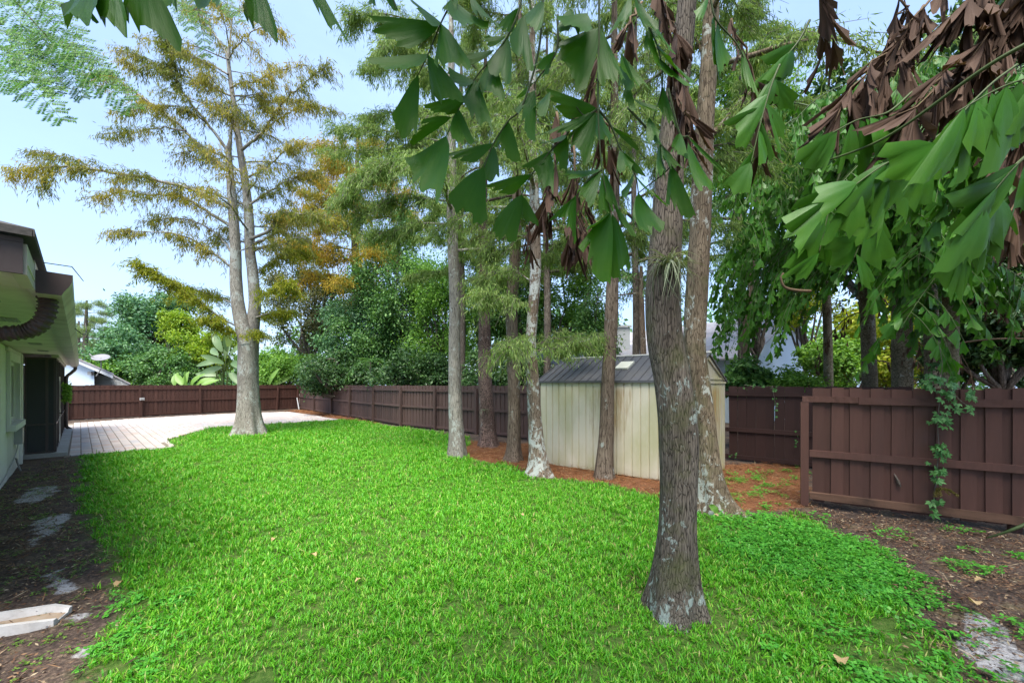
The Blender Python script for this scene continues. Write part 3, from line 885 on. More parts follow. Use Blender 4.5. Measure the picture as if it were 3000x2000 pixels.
def wl2(px, py):
    return G(px, py)[:2]
corner = np.array((-16.3, 30.1))
bl = np.array((-23.6, 19.5))
Lb = np.hypot(*(corner - bl))
def along(a, b, px):
    """arc length from a towards b of the point seen in column px"""
    k = (px - 1500) / F
    d = (b - a) / np.hypot(*(b - a))
    return (k * a[1] - a[0]) / (d[0] - k * d[1])
pb = [along(bl, corner, x) for x in (196, 409, 585, 706, 809)] + [Lb - 0.15]
fence('board_fence', 'long reddish brown board fence behind the paver patio', [bl, corner], pb, 0.135, 0.20, M_fence, lean=(pb[4],))
mid_, e_ = np.array((-4.94, 17.6)), np.array((0.85, 12.9))
e2_ = np.array((2.6, 11.75))
c1 = np.hypot(*(mid_ - corner)); c2 = c1 + np.hypot(*(e2_ - mid_))
psd = [along(corner, mid_, x) for x in (923, 975, 1028.5, 1097, 1178)] + [c1 + along(mid_, e2_, x) for x in (1279, 1400, 1554, 1690)]
fence('board_fence', 'weathered brown side fence running from the patio corner to the shed', [corner, mid_, e2_], psd, 0.135, 0.205, M_fence_side)
ra, rb = G(2136, 1346)[:2], G(2339, 1368)[:2]
rd = (rb - ra) / np.hypot(*(rb - ra))
rc = ra + rd * 3.3
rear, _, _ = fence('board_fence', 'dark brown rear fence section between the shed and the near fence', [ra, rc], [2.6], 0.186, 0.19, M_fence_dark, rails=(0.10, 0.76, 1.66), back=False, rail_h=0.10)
for zr in (0.10, 0.76, 1.66):      # the rails run on to the shed
    q0 = ra - rd * 0.42
    me = MB().box(0, 0.415, -0.001, 0.04, -0.05, 0.05).mesh('rail', M_fence_dark)
    o = obj('rail', me, rear, (q0[0] - ra[0], q0[1] - ra[1], zr), (0, 0, math.atan2(rd[1], rd[0])))
    o.scale = (1, -1, 1)

# the near fence: wide boards, heavy rails, its own loose end post
na, nb = G(2350, 1478)[:2], G(3000, 1566)[:2]
nd = (nb - na) / np.hypot(*(nb - na))
nfe = na + nd * 4.4
near_f = thing('board_fence', 'near brown board fence with wide boards and a rotting bottom rail', 'fence', (na[0], na[1], 0))
rz = math.atan2(nd[1], nd[0])
near_f.rotation_euler = (0, 0, rz)
fbm = [board_mesh(60 + s, 0.145, 1.74, 0.02, M_fence) for s in range(5)]
kbm = [board_mesh(70 + s, 0.125, 1.72, 0.018, M_fence) for s in range(3)]
rng = np.random.default_rng(5)
x = 0.20
LN = 4.4
while x < LN:
    obj('board', fbm[rng.integers(5)], near_f, (x, 0.012 + rng.normal(0, 0.002), 0.085 + rng.normal(0, 0.008)), (0, rng.normal(0, 0.003), 0))
    obj('board', kbm[rng.integers(3)], near_f, (x + 0.112, 0.034, 0.09 + rng.normal(0, 0.01)), (0, rng.normal(0, 0.003), 0))
    x += 0.224
for nm, x0, x1, z, hh, mat, y0 in (('rail', 0.0, 0.66, 1.655, 0.09, M_fence, -0.043), ('rail', 0.664, LN, 1.640, 0.10, M_fence, -0.041), ('rail', 0.09, LN, 0.82, 0.10, M_fence, -0.041), ('bottom_rail', 0.09, LN, 0.175, 0.105, M_rot, -0.045)):
    m = MB()
    n = 14
    V = []
    for k in range(n):
        u = x0 + (x1 - x0) * k / (n - 1)
        e = rng.normal(0, 0.002 if nm == 'rail' else 0.006, 4)
        V += [(u, y0 + e[0], z - hh / 2 + e[1]), (u, 0.0, z - hh / 2), (u, 0.0, z + hh / 2), (u, y0 + e[2], z + hh / 2 + e[3])]
    Fq = [(0, 1, 2, 3), (4 * n - 1, 4 * n - 2, 4 * n - 3, 4 * n - 4)]
    for k in range(n - 1):
        for q in range(4):
            Fq.append((4 * k + q, 4 * k + 4 + q, 4 * k + 4 + (q + 1) % 4, 4 * k + (q + 1) % 4))
    o = obj(nm, mesh_np(nm, V, np.array(Fq), mat), near_f)
    if nm == 'bottom_rail': o['label'] = 'rotting splintered bottom rail'
obj('post', MB().box(-0.05, 0.05, -0.05, 0.05, 0, 1.605).mesh('post', M_fence), near_f, (0.03, 0.01, 0))
obj('post', MB().box(-0.05, 0.05, 0.06, 0.16, 0, 1.7).mesh('post', M_fence), near_f, (2.2, 0.0, 0))
# vine stem stub and curled bark on the fence boards
m = MB()
for k in range(5):
    m.tube(np.array([(1.05 + 0.012 * k, -0.01, 0.62 - 0.02 * k), (1.07 + 0.01 * k, -0.035 - 0.01 * (k % 2), 0.57 - 0.03 * k), (1.075, -0.02, 0.50 - 0.012 * k)]), np.array((0.004, 0.012, 0.003)), 5)
tag(obj('dead_vine_knot', m.mesh('dead_vine_knot', M_stem, True), None, tuple(na) + (0,), (0, 0, rz)), 'shrivelled grey knot of dead vine stuck on the near fence boards', 'dead vine')

bx = bl + (corner - bl) / Lb * (along(bl, corner, 414))
bn = np.array((-(corner - bl)[1], (corner - bl)[0])) / Lb
if bn.dot(-bx) < 0: bn = -bn
ob = thing('outlet_box', 'small white outlet box on a post of the far fence', 'outlet box', tuple(bx + bn * 0.145) + (1.03,), math.atan2((corner - bl)[1], (corner - bl)[0]))
m = MB().box(-0.10, 0.10, -0.04, 0.03, -0.07, 0.07)
obj('box', m.mesh('box', M_siding), ob)
obj('cover', MB().box(-0.085, 0.085, -0.055, -0.042, -0.055, 0.055).mesh('cover', M_metal), ob)
obj('conduit', MB().tube(np.array([(0, 0, -0.07), (0, 0, -1.02)]), np.array((0.018, 0.018)), 8).mesh('conduit', M_fence), ob)
# loose plank leaning in the far corner
o = obj('leaning_plank', MB().box(-0.05, 0.05, -0.015, 0.015, 0, 1.0).mesh('leaning_plank', M_siding), None, (-15.9, 29.3, 0.0), (0, -0.55, -0.8))
tag(o, 'short grey plank leaning against the fence in the far corner', 'plank')

# ------------------------------------------------------------------ the house at the left
house = thing('house', 'white stucco house with brown gutter and screened porch at the left edge', 'house', H(14, -3))
HI = pworld(house).inverted()
def hq(name, me, parent=None):
    o = bpy.data.objects.new(name, me)
    COL.objects.link(o)
    o.parent = parent or house
    if o.parent is house:
        o.matrix_parent_inverse = HI
    else:
        o.matrix_parent_inverse = Matrix.Identity(4)
    return o
def hbox(m, s0, s1, d0, d1, z0, z1):
    c = [H(s0, d0), H(s1, d0), H(s1, d1), H(s0, d1)]
    return m.prism([(p[0], p[1], z0) for p in c], (0, 0, 0), (0, 0, z1 - z0))
WS0, WS1, WD = 5.3, 15.86, -0.97
s0w, s1w, z0w, z1w = 12.55, 14.25, 1.10, 2.36
m = MB()
hbox(m, WS0, s0w, WD - 0.2, WD, -0.05, 2.62); hbox(m, s1w, WS1, WD - 0.2, WD, -0.05, 2.62)
hbox(m, s0w, s1w, WD - 0.2, WD, -0.05, z0w); hbox(m, s0w, s1w, WD - 0.2, WD, z1w, 2.62)
hbox(m, WS0, WS0 + 0.2, -6, WD - 0.2, -0.05, 2.62)
hbox(m, 24.2, 24.4, -6, WD - 0.2, -0.05, 2.62)
hbox(m, WS1, 24.2, -2.8, -2.6, -0.05, 2.62)
hq('wall', m.mesh('wall', M_stucco))
m = MB()
hbox(m, s0w - 0.16, s0w, WD + 0.002, WD + 0.05, z0w - 0.02, z1w + 0.16); hbox(m, s1w, s1w + 0.16, WD + 0.002, WD + 0.05, z0w - 0.02, z1w + 0.16)
hbox(m, s0w, s1w, WD + 0.002, WD + 0.05, z1w, z1w + 0.16)
hbox(m, s1w + 0.55, s1w + 0.70, WD + 0.002, WD + 0.045, 0, 2.6); hbox(m, s0w - 0.3, s1w + 0.54, WD + 0.003, WD + 0.035, z1w + 0.17, z1w + 0.25)
hq('wall_trim', m.mesh('wall_trim', M_stucco))
win = hq('window', hbox(hbox(hbox(hbox(hbox(MB(), s0w, s0w + .07, WD - .14, WD - .04, z0w, z1w), s1w - .07, s1w, WD - .14, WD - .04, z0w, z1w), s0w + .07, s1w - .07, WD - .14, WD - .04, z0w, z0w + .07), s0w + .07, s1w - .07, WD - .14, WD - .04, z1w - .07, z1w), (s0w + s1w) / 2 - .03, (s0w + s1w) / 2 + .03, WD - .13, WD - .05, z0w + .07, z1w - .07).mesh('window', M_trimw))
hq('pane', hbox(hbox(MB(), s0w + .07, (s0w + s1w) / 2 - .03, WD - .11, WD - .10, z0w + .07, z1w - .07), (s0w + s1w) / 2 + .03, s1w - .07, WD - .11, WD - .10, z0w + .07, z1w - .07).mesh('pane', M_pane), win)
hq('sill', hbox(MB(), s0w - 0.18, s1w + 0.18, WD + 0.002, WD + 0.12, z0w - 0.14, z0w - 0.02).mesh('sill', M_stucco), win)
ebx = hq('electrical_box', hbox(MB(), 13.7, 14.0, WD + 0.002, WD + 0.12, 0.58, 0.93).mesh('electrical_box', M_metal))
m = MB().tube(spline(np.array([H(13.85, WD + .05, .58), H(13.8, WD + .03, .42), H(13.5, WD + .02, .30), H(13.0, WD + .03, .27), H(12.2, WD + .02, .15), H(11.2, WD + .02, .12)]), 24), np.full(24, 0.008), 6)
m.tube(spline(np.array([H(13.5, WD + .03, .30), H(13.6, WD + .04, .28), H(13.64, WD + .06, .15), H(13.65, WD + .10, 0.0)]), 10), np.full(10, 0.016), 6)
hq('wire', m.mesh('wire', M_metal, True), ebx)
# screened porch
PD = -0.45
def screen_wall(m, mf, a, b, z0, z1, mids, verts):
    """mesh panel between plan points a, b with its aluminium frame"""
    a, b = np.array(a), np.array(b)
    L = np.hypot(*(b - a)[:2]); u = (b - a) / L; w = np.array((-u[1], u[0], 0))
    def bar(x0, x1, za, zb, t=0.025):
        c = [a + u * x0 - w * t, a + u * x1 - w * t, a + u * x1 + w * t, a + u * x0 + w * t]
        mf.prism([(p[0], p[1], za) for p in c], (0, 0, 0), (0, 0, zb - za))
    for x in verts: bar(max(0, x - 0.025), min(L, x + 0.025), z0, z1)
    for z in [z0 + 0.02] + list(mids) + [z1 - 0.02]: 
        for q in range(len(verts) - 1): bar(verts[q] + 0.026, verts[q + 1] - 0.026, z - 0.022, z + 0.022, 0.022)
    c = [a - w * 0.004, b - w * 0.004, b + w * 0.004, a + w * 0.004]
    m.prism([(p[0], p[1], z0 + 0.02) for p in c], (0, 0, 0), (0, 0, z1 - z0 - 0.04))
m, mf = MB(), MB()
screen_wall(m, mf, H(15.9, WD + 0.02), H(15.9, PD), 0.10, 2.58, (0.84,), (0, 0.36, 0.50))
screen_wall(m, mf, H(15.95, PD), H(18.0, PD), 0.10, 2.58, (0.84,), (0.03, 1.0, 2.02))
screen_wall(m, mf, H(19.15, PD), H(24.1, PD), 0.10, 2.58, (0.84,), (0.03, 1.2, 2.4, 3.6, 4.9))
hq('porch_screen', m.mesh('porch_screen', M_screen)); hq('porch_frame', mf.mesh('porch_frame', M_brown))
mf = MB()
hbox(mf, 18.05, 18.15, PD - .02, PD + .02, .12, 2.12); hbox(mf, 19.0, 19.1, PD - .02, PD + .02, .12, 2.12); hbox(mf, 18.15, 19.0, PD - .02, PD + .02, .12, .32); hbox(mf, 18.15, 19.0, PD - .02, PD + .02, .95, 1.1); hbox(mf, 18.15, 19.0, PD - .02, PD + .02, 2.0, 2.12)
door = hq('door', mf.mesh('door', M_trimw))
hq('door_screen', hbox(MB(), 18.15, 19.0, PD - .005, PD + .005, .32, 2.0).mesh('door_screen', M_screen), door)
hq('handle', hbox(MB().tube(np.array([H(18.1, PD + .02, 1.02), H(18.1, PD + .08, 1.02), H(18.25, PD + .09, 1.02)]), np.array((.015, .018, .018)), 8), 18.06, 18.14, PD + .021, PD + .03, .92, 1.12).mesh('handle', M_black), door)
hq('porch_header', hbox(MB(), 15.88, 24.2, PD - 0.06, PD + 0.06, 2.582, 2.66).mesh('porch_header', M_cream))
hq('porch_slab', hbox(MB(), 15.7, 24.3, -2.6, PD + 0.22, -0.03, 0.09).mesh('porch_slab', M_slab))
# eave: soffit with vents, fascia, gutter, roof
SE = 4.72
hq('soffit', hbox(hbox(MB(), 4.1, 24.5, -3.2, -0.262, 2.662, 2.68), 4.1, 4.65, -0.262, -0.23, 2.665, 2.679).mesh('soffit', M_cream))
for sv in (5.6, 7.4, 9.4, 11.6, 14.0, 16.6, 19.4, 22.2):
    m = hbox(MB(), sv, sv + 0.42, -0.66, -0.50, 2.652, 2.661)
    for q in range(5): hbox(m, sv + 0.03, sv + 0.39, -0.65 + 0.03 * q, -0.638 + 0.03 * q, 2.646, 2.652)
    hq('soffit_vent', m.mesh('soffit_vent', M_metal))
hq('fascia', hbox(MB(), 4.66, 24.5, -0.26, -0.232, 2.60, 2.82).mesh('fascia', M_trimw))
prof = [(-0.23, 2.585), (-0.10, 2.585), (-0.085, 2.62), (-0.06, 2.66), (-0.045, 2.70), (-0.04, 2.755), (-0.052, 2.755), (-0.056, 2.705), (-0.07, 2.668), (-0.095, 2.63), (-0.108, 2.597), (-0.218, 2.597), (-0.218, 2.76), (-0.23, 2.76)]
m = MB().prism([H(SE, d, z) for d, z in prof], (0, 0, 0), tuple(H(24.5, 0) - H(SE, 0)))
gut = hq('gutter', m.mesh('gutter', M_gutter))
hq('gutter_end', MB().prism([H(SE - 0.012, d, z) for d, z in prof[:6] + prof[-1:]], (0, 0, 0), tuple(H(0.010, 0))).mesh('gutter_end', M_brown), gut)
m = MB()
hbox(m, 4.05, 4.075, -4.5, -0.25, 2.60, 2.80); hbox(m, 4.05, 4.075, -4.5, -0.25, 2.802, 2.83)
hq('end_fascia', m.mesh('end_fascia', M_brown))
hq('fascia_return', hbox(hbox(MB(), 4.08, 4.655, -0.262, -0.235, 2.60, 2.80), 4.08, 4.655, -0.3, -0.262, 2.60, 2.655).mesh('fascia_return', M_cream))
m = MB()
r0, r1, r2, r3 = H(4.0, -0.2, 2.84), H(24.6, -0.2, 2.84), H(24.6, -5.2, 4.3), H(8.0, -5.2, 4.3)
m.prism([r0, r1, r2, r3], (0, 0, 0), (0, 0, 0.05))
m.prism([H(4.0, -0.21, 2.84), H(8.0, -5.2, 4.29), H(8, -7, 4.29), H(4.0, -7, 2.84)], (0, 0, 0), (0, 0, 0.05))
hq('roof', m.mesh('roof', M_shingle))
# ribbed brown downspout elbow under the near end of the gutter
P = spline(np.array([W(138, 868, 3.22), W(140, 905, 3.22), W(122, 945, 3.2), W(85, 968, 3.18), W(30, 976, 3.12), W(-60, 980, 3.05), W(-160, 990, 3.0), W(-240, 1040, 3.0), W(-250, 1300, 3.0), W(-250, 1800, 3.0)]), 110)
R = 0.058 + 0.005 * np.sign(np.sin(np.arange(110) * 1.55))
hq('downspout', MB().tube(P, R, 12).mesh('downspout', M_brown, False))
P = spline(np.array([H(23.9, -0.14, 2.6), H(23.9, -0.15, 2.48), H(23.9, -0.26, 2.33), H(23.9, -0.37, 2.18), H(23.9, -0.385, 1.9), H(23.9, -0.385, 1.2), H(23.9, -0.385, 0.4), H(23.9, -0.37, 0.18), H(23.9, -0.25, 0.06)]), 40)
hq('downspout', MB().tube(P, np.full(40, 0.055), 8).mesh('downspout', M_brown, False))
m = MB().tube(spline(np.array([H(8.2, -0.05, 2.66), H(8.4, 0.03, 2.60), H(8.6, 0.06, 2.68), H(8.7, 0.05, 2.80)]), 10), np.full(10, 0.006), 5)
m.tube(np.array([H(4.9, -0.2, 2.86), H(5.2, -0.05, 2.92), H(5.5, 0.02, 2.86)]), np.array((.004, .004, .003)), 5)
hq('stray_wire', m.mesh('stray_wire', M_black))

# leafy wreath on the porch door
wr = thing('wreath', 'round leafy green wreath hanging on the porch door', 'wreath', H(18.55, PD + 0.06, 1.62))
rng = np.random.default_rng(4)
def leaf_arrays(P, D, N, L, Wd, fold=0.12):
    S_ = nrm(np.cross(D, N))
    N_ = np.cross(S_, D)
    L = np.asarray(L)[:, None]; Wd = np.asarray(Wd)[:, None]
    mid = P + D * L * 0.45 + N_ * L * fold * 0.5
    V = np.stack([P, mid + S_ * Wd / 2, P + D * L, mid - S_ * Wd / 2], 1).reshape(-1, 3)
    n = len(P)
    b = np.arange(n)[:, None] * 4
    return V, np.hstack([b, b + 1, b + 2, b + 3])
n = 900
a = rng.uniform(0, 6.283, n); rr = rng.normal(0.20, 0.055, n); dd = rng.uniform(-0.02, 0.17, n)
P = US * (rr * np.cos(a))[:, None] + np.array((0, 0, 1.0)) * (rr * np.sin(a))[:, None] + NS * dd[:, None]
D = nrm(rng.normal(0, 0.6, (n, 3)) + NS * 0.8 + P * 1.5)
V, Fq = leaf_arrays(P, D, nrm(rng.normal(0, 1, (n, 3))), rng.uniform(0.05, 0.09, n), rng.uniform(0.02, 0.04, n))
obj('foliage', mesh_np('foliage', V, Fq, L_bright), wr)
a = np.linspace(0, 6.283, 25)
obj('ring', MB().tube(US * 0.2 * np.cos(a)[:, None] + np.array((0, 0, 0.2)) * np.sin(a)[:, None], np.full(25, 0.02), 6, False).mesh('ring', M_stem, True), wr)

# concrete splash block
sp = thing('splash_block', 'weathered concrete splash block lying on the dark soil by the house', 'splash block', G(185, 1812), math.radians(22))
def sb(x, w, hgt): return [(x, -w, 0), (x, -w, hgt), (x, -w + 0.035, hgt), (x, -w + 0.055, 0.025), (x, w - 0.055, 0.025), (x, w - 0.035, hgt), (x, w, hgt), (x, w, 0)]
secs = [sb(-0.85, 0.115, 0.085), sb(-0.45, 0.125, 0.085), sb(-0.12, 0.145, 0.075), sb(0.0, 0.11, 0.05)]
V = np.array(sum(secs, [])); Fq = []
for k in range(3):
    for q in range(8): Fq.append((8 * k + q, 8 * k + (q + 1) % 8, 8 * k + 8 + (q + 1) % 8, 8 * k + 8 + q))
obj('trough', mesh_np('trough', V, [np.array(Fq), np.array([list(range(8)), list(range(31, 23, -1))])], M_splash), sp)
m = MB()
V = np.array([(-0.84, -0.06, 0.028), (-0.84, 0.06, 0.028), (-0.45, -0.07, 0.030), (-0.45, 0.07, 0.030), (-0.12, -0.085, 0.031), (-0.12, 0.085, 0.031), (-0.01, -0.05, 0.028), (-0.01, 0.05, 0.028)])
obj('stain', m.add(V, np.array([(0, 2, 3, 1), (2, 4, 5, 3), (4, 6, 7, 5)])).mesh('stain', M_rust), sp)

# ------------------------------------------------------------------ garden shed
SA = G(1584, 1354)[:2]; SCr = G(2012, 1418)[:2]; SB = G(2121, 1370)[:2]
shed = thing('garden_shed', 'cream vinyl garden shed with grey ribbed roof between the trees', 'shed', tuple(SA) + (0,))
ZW = 1.93
def wallplanks(a, b, n, mat, zt):
    L = np.hypot(*(b - a)); d = (b - a) / L; w = L / n
    mes = []
    g = 0.016
    V = np.array([(0, 0, 0), (g, 0.026, 0), (w - g, 0.026, 0), (w, 0, 0), (w, -0.02, 0), (0, -0.02, 0)])
    # shallow V groove at each joint: the face stands proud of its edges
    V[:, 1] *= -1
    Vt = V + np.array((0, 0, zt))
    me = mesh_np('plank', np.vstack([V, Vt]), [np.array([(0, 1, 7, 6), (1, 2, 8, 7), (2, 3, 9, 8), (3, 4, 10, 9), (4, 5, 11, 10), (5, 0, 6, 11)]), np.array([(5, 4, 3, 2, 1, 0), (6, 7, 8, 9, 10, 11)])], mat)
    for k in range(n):
        q = a + d * w * k - SA
        obj('plank', me, shed, (q[0], q[1], 0), (0, 0, math.atan2(d[1], d[0])))
SD_ = SA + (SB - SCr)
wallplanks(SA, SCr, 19, M_shed, ZW)
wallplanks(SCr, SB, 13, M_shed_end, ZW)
m = MB()
for a, b in ((SD_, SA), (SB, SD_)):
    d = (b - a) / np.hypot(*(b - a)); nn = np.array((-d[1], d[0])) * 0.02
    m.prism([(*(a - SA), 0), (*(b - SA), 0), (*(b - SA + nn), 0), (*(a - SA + nn), 0)], (0, 0, 0), (0, 0, ZW))
obj('back_wall', m.mesh('back_wall', M_shed), shed)
def sv(p, z): return np.array((p[0] - SA[0], p[1] - SA[1], z))
ZR = 2.50
du = (SCr - SA) / np.hypot(*(SCr - SA)); dw = (SB - SCr) / np.hypot(*(SB - SCr))
ov = 0.06
A0, C0, B0, D0 = SA - du * ov - dw * ov, SCr + du * ov - dw * ov, SB + du * ov + dw * ov, SD_ - du * ov + dw * ov
RA, RC = (A0 + D0) / 2, (C0 + B0) / 2
zl = ZW - 0.005
roofm = MB()
for p, q, r, s in ((A0, C0, RC, RA), (B0, D0, RA, RC)):
    roofm.prism([sv(p, zl), sv(q, zl), sv(r, ZR), sv(s, ZR)], (0, 0, 0), (0, 0, 0.03))
roof = obj('roof', roofm.mesh('roof', M_shedroof), shed)
L = np.hypot(*(C0 - A0))
nr = 18
rib = MB()
u0, u1 = sv(A0, zl + 0.03), sv(RA, ZR + 0.03)
d3 = np.array((du[0], du[1], 0))
rme = MB().prism([(-0.014, 0, 0), (0.014, 0, 0), (0.008, 0, 0.018), (-0.008, 0, 0.018)], (0, 0, 0), (0, float(np.linalg.norm(u1 - u0)), 0)).mesh('rib', M_shedroof)
yd = nrm(u1 - u0); zd = nrm(np.cross(d3, yd))
for k in range(nr + 1):
    p = u0 + d3 * L * k / nr
    M = Matrix(((d3[0], yd[0], zd[0], p[0]), (d3[1], yd[1], zd[1], p[1]), (d3[2], yd[2], zd[2], p[2]), (0, 0, 0, 1)))
    o = bpy.data.objects.new('rib', rme); COL.objects.link(o); o.parent = roof
    o.matrix_local = M
m = MB().tube(np.array([sv(RA - du * 0.02, ZR + 0.045), sv(RC + du * 0.02, ZR + 0.045)]), np.array((0.026, 0.026)), 6)
o = bpy.data.objects.new('ridge_cap', m.mesh('ridge_cap', M_trimw)); COL.objects.link(o); o.parent = roof
m = MB()
for k in range(3):
    pa, pb_ = A0 + du * L * (k / 3 + 0.004), A0 + du * L * ((k + 1) / 3 - 0.004)
    w2 = -dw * 0.012
    m.prism([sv(pa, zl - 0.012), sv(pb_, zl - 0.012), sv(pb_ + w2, zl - 0.012), sv(pa + w2, zl - 0.012)], (0, 0, 0), (0, 0, 0.05))
o = bpy.data.objects.new('eave_trim', m.mesh('eave_trim', M_shedroof)); COL.objects.link(o); o.parent = roof
# skylight in the front slope
p0 = u0 + d3 * L * 0.50 + yd * np.linalg.norm(u1 - u0) * 0.42
m = MB(); c4 = [p0, p0 + d3 * 0.30, p0 + d3 * 0.30 + yd * 0.34, p0 + yd * 0.34]
m.prism(c4, zd * 0.006, zd * 0.05)
o = bpy.data.objects.new('skylight', m.mesh('skylight', M_skylight)); COL.objects.link(o); o.parent = roof
# gable end
m = MB(); nn = du * 0.0
m.prism([sv(SCr, ZW + .004), sv(SB, ZW + .004), sv((SCr + SB) / 2, ZR - 0.01)], tuple(-np.append(du, 0) * 0.02), (0, 0, 0))
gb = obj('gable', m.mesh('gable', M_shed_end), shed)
m = MB()
for a, b in ((SCr, (SCr + SB) / 2), (SB, (SCr + SB) / 2)):
    za, zb = ZW + 0.03, ZR - 0.02
    m.prism([sv(a, za), sv(b, zb), sv(b, zb - 0.07), sv(a, za - 0.07) if False else sv(a * 0.93 + b * 0.07, za - 0.0)], tuple(np.append(du, 0) * 0.004), tuple(np.append(du, 0) * 0.03))
m.prism([sv(SCr * .92 + SB * .08, ZW + 0.06), sv(SB * .92 + SCr * .08, ZW + 0.06), sv(SB * .92 + SCr * .08, ZW + 0.10), sv(SCr * .92 + SB * .08, ZW + 0.10)], tuple(np.append(du, 0) * 0.004), tuple(np.append(du, 0) * 0.022))
m.prism([sv(SCr, ZW - 0.03), sv(SB, ZW - 0.03), sv(SB, ZW + 0.012), sv(SCr, ZW + 0.012)], tuple(np.append(du, 0) * 0.022), tuple(np.append(du, 0) * 0.045))
o = bpy.data.objects.new('gable_trim', m.mesh('gable_trim', M_shed_end)); COL.objects.link(o); o.parent = gb

# ------------------------------------------------------------------ the neighbours' houses
h1 = thing('neighbour_house', 'pale house with white gable showing above the far fence at the left', 'house', W(260, 1125, 26) * np.array((1, 1, 0)))
b1 = h1.location
def rel(p): return np.array(p) - np.array(b1)
Y1 = 26.0
m = MB()
wallp = [W(120, 1125, Y1), W(276, 1125, Y1)]
zt = W(0, 1055, Y1)[2]
q = [W(120, 1090, Y1), W(276, 1090, Y1), W(276, 1075, Y1), W(222, 1052, Y1), W(120, 1010, Y1)]
q[0][2] = q[1][2] = 0
m.prism([rel(p) for p in q], (0, 0, 0), (-9.2, 8, 0))
obj('wall', m.mesh('wall', M_blue), h1)
m = MB()
for (xa, ya), (xb, yb) in (((100, 1000), (330, 1098)),):
    pa, pb_ = W(xa, ya, Y1 - 0.5), W(xb, yb, Y1 - 0.5)
    m.prism([rel(pa), rel(pb_), rel(pb_) - (0, 0, .22), rel(pa) - (0, 0, .22)], (0, 0, 0), (0, 0.05, 0))
fa = obj('fascia', m.mesh('fascia', M_siding), h1)
m = MB()
m.prism([rel(W(100, 999, Y1 - .55)), rel(W(333, 1098, Y1 - .55)), rel(W(333, 1098, Y1 - .55)) + (0, 0, .1), rel(W(100, 999, Y1 - .55)) + (0, 0, .1)], (0, 0, 0), (-10, 9, 0))
m.prism([rel(W(262, 1062, Y1 + 2)), rel(W(382, 1122, Y1 + 2)), rel(W(382, 1122, Y1 + 2)) - (0, 0, .1), rel(W(262, 1062, Y1 + 2)) - (0, 0, .1)], (0, 0, 0), (-10, 9, 0))
obj('roof', m.mesh('roof', M_shingle_grey), h1)
q = [W(274, 1125, Y1 + 2.2), W(380, 1125, Y1 + 2.2), W(378, 1122, Y1 + 2.2), W(328, 1098, Y1 + 2.2), W(274, 1098, Y1 + 2.2)]
q[0][2] = q[1][2] = 0
m = MB().prism([rel(p) for p in q], (0, 0, 0), (-7, 6, 0))
for k in range(9):
    z = W(0, 1100 + 4 * k, Y1 + 2.15)[2]
    a_, b_ = W(275, 1100, Y1 + 2.15), W(330 + 6 * k, 1100, Y1 + 2.15)
    m.box(*sorted((rel(a_)[0], rel(b_)[0])), rel(a_)[1] - 0.03, rel(a_)[1], z - 0.01, z + 0.02)
obj('siding', m.mesh('siding', M_siding), h1)
obj('vent_box', MB().box(*(rel(W(256, 1090, Y1 - .2))[0] + np.array((0, .25))), *(rel(W(256, 1090, Y1 - .2))[1] + np.array((0, .15))), W(0, 1098, Y1)[2], W(0, 1088, Y1)[2]).mesh('vent_box', M_metal), h1)
dc = W(295, 1046, 25.0)
dish = thing('satellite_dish', 'grey oval satellite dish on the roof edge of the pale house', 'satellite dish', dc)
dn = nrm(np.array((0.25, -0.55, 0.85)))
e1 = nrm(np.cross(dn, (0, 0, 1))); e2 = np.cross(dn, e1)
V = [np.zeros(3) - dn * 0.07]; ns = 24
for r in (0.2, 0.36, 0.45):
    for k in range(ns):
        a = 2 * math.pi * k / ns
        V.append(e1 * r * math.cos(a) + e2 * r * 0.85 * math.sin(a) - dn * 0.07 * (1 - (r / 0.45) ** 2))
V = np.array(V); Fq = []
for q in range(2):
    for k in range(ns): Fq.append((1 + q * ns + k, 1 + q * ns + (k + 1) % ns, 1 + (q + 1) * ns + (k + 1) % ns, 1 + (q + 1) * ns + k))
tri = [(0, 1 + (k + 1) % ns, 1 + k) for k in range(ns)]
Vb = V - dn * 0.02
o = obj('reflector', mesh_np('reflector', np.vstack([V, Vb]), [np.array(Fq + [(a + len(V), d_ + len(V), c_ + len(V), b_ + len(V)) for a, b_, c_, d_ in Fq] + [(1 + 2 * ns + k, 1 + 2 * ns + (k + 1) % ns, len(V) + 1 + 2 * ns + (k + 1) % ns, len(V) + 1 + 2 * ns + k) for k in range(ns)]), np.array(tri + [(a + len(V), c_ + len(V), b_ + len(V)) for a, b_, c_ in tri])], M_dish, True), dish)
obj('mast', MB().tube(spline(np.array([(0, 0, -0.05), (-0.02, 0.05, -0.5), (-0.1, 0.1, -0.75), (-0.45, 0.15, -1.2)]), 12), np.full(12, 0.03), 6).mesh('mast', M_metal), dish)
obj('feed_arm', MB().tube(np.array([(0, 0.05, -0.2), (-0.35, -0.15, 0.02), (-0.5, -0.2, 0.18)]), np.array((.02, .02, .04)), 6).mesh('feed_arm', M_metal), dish)

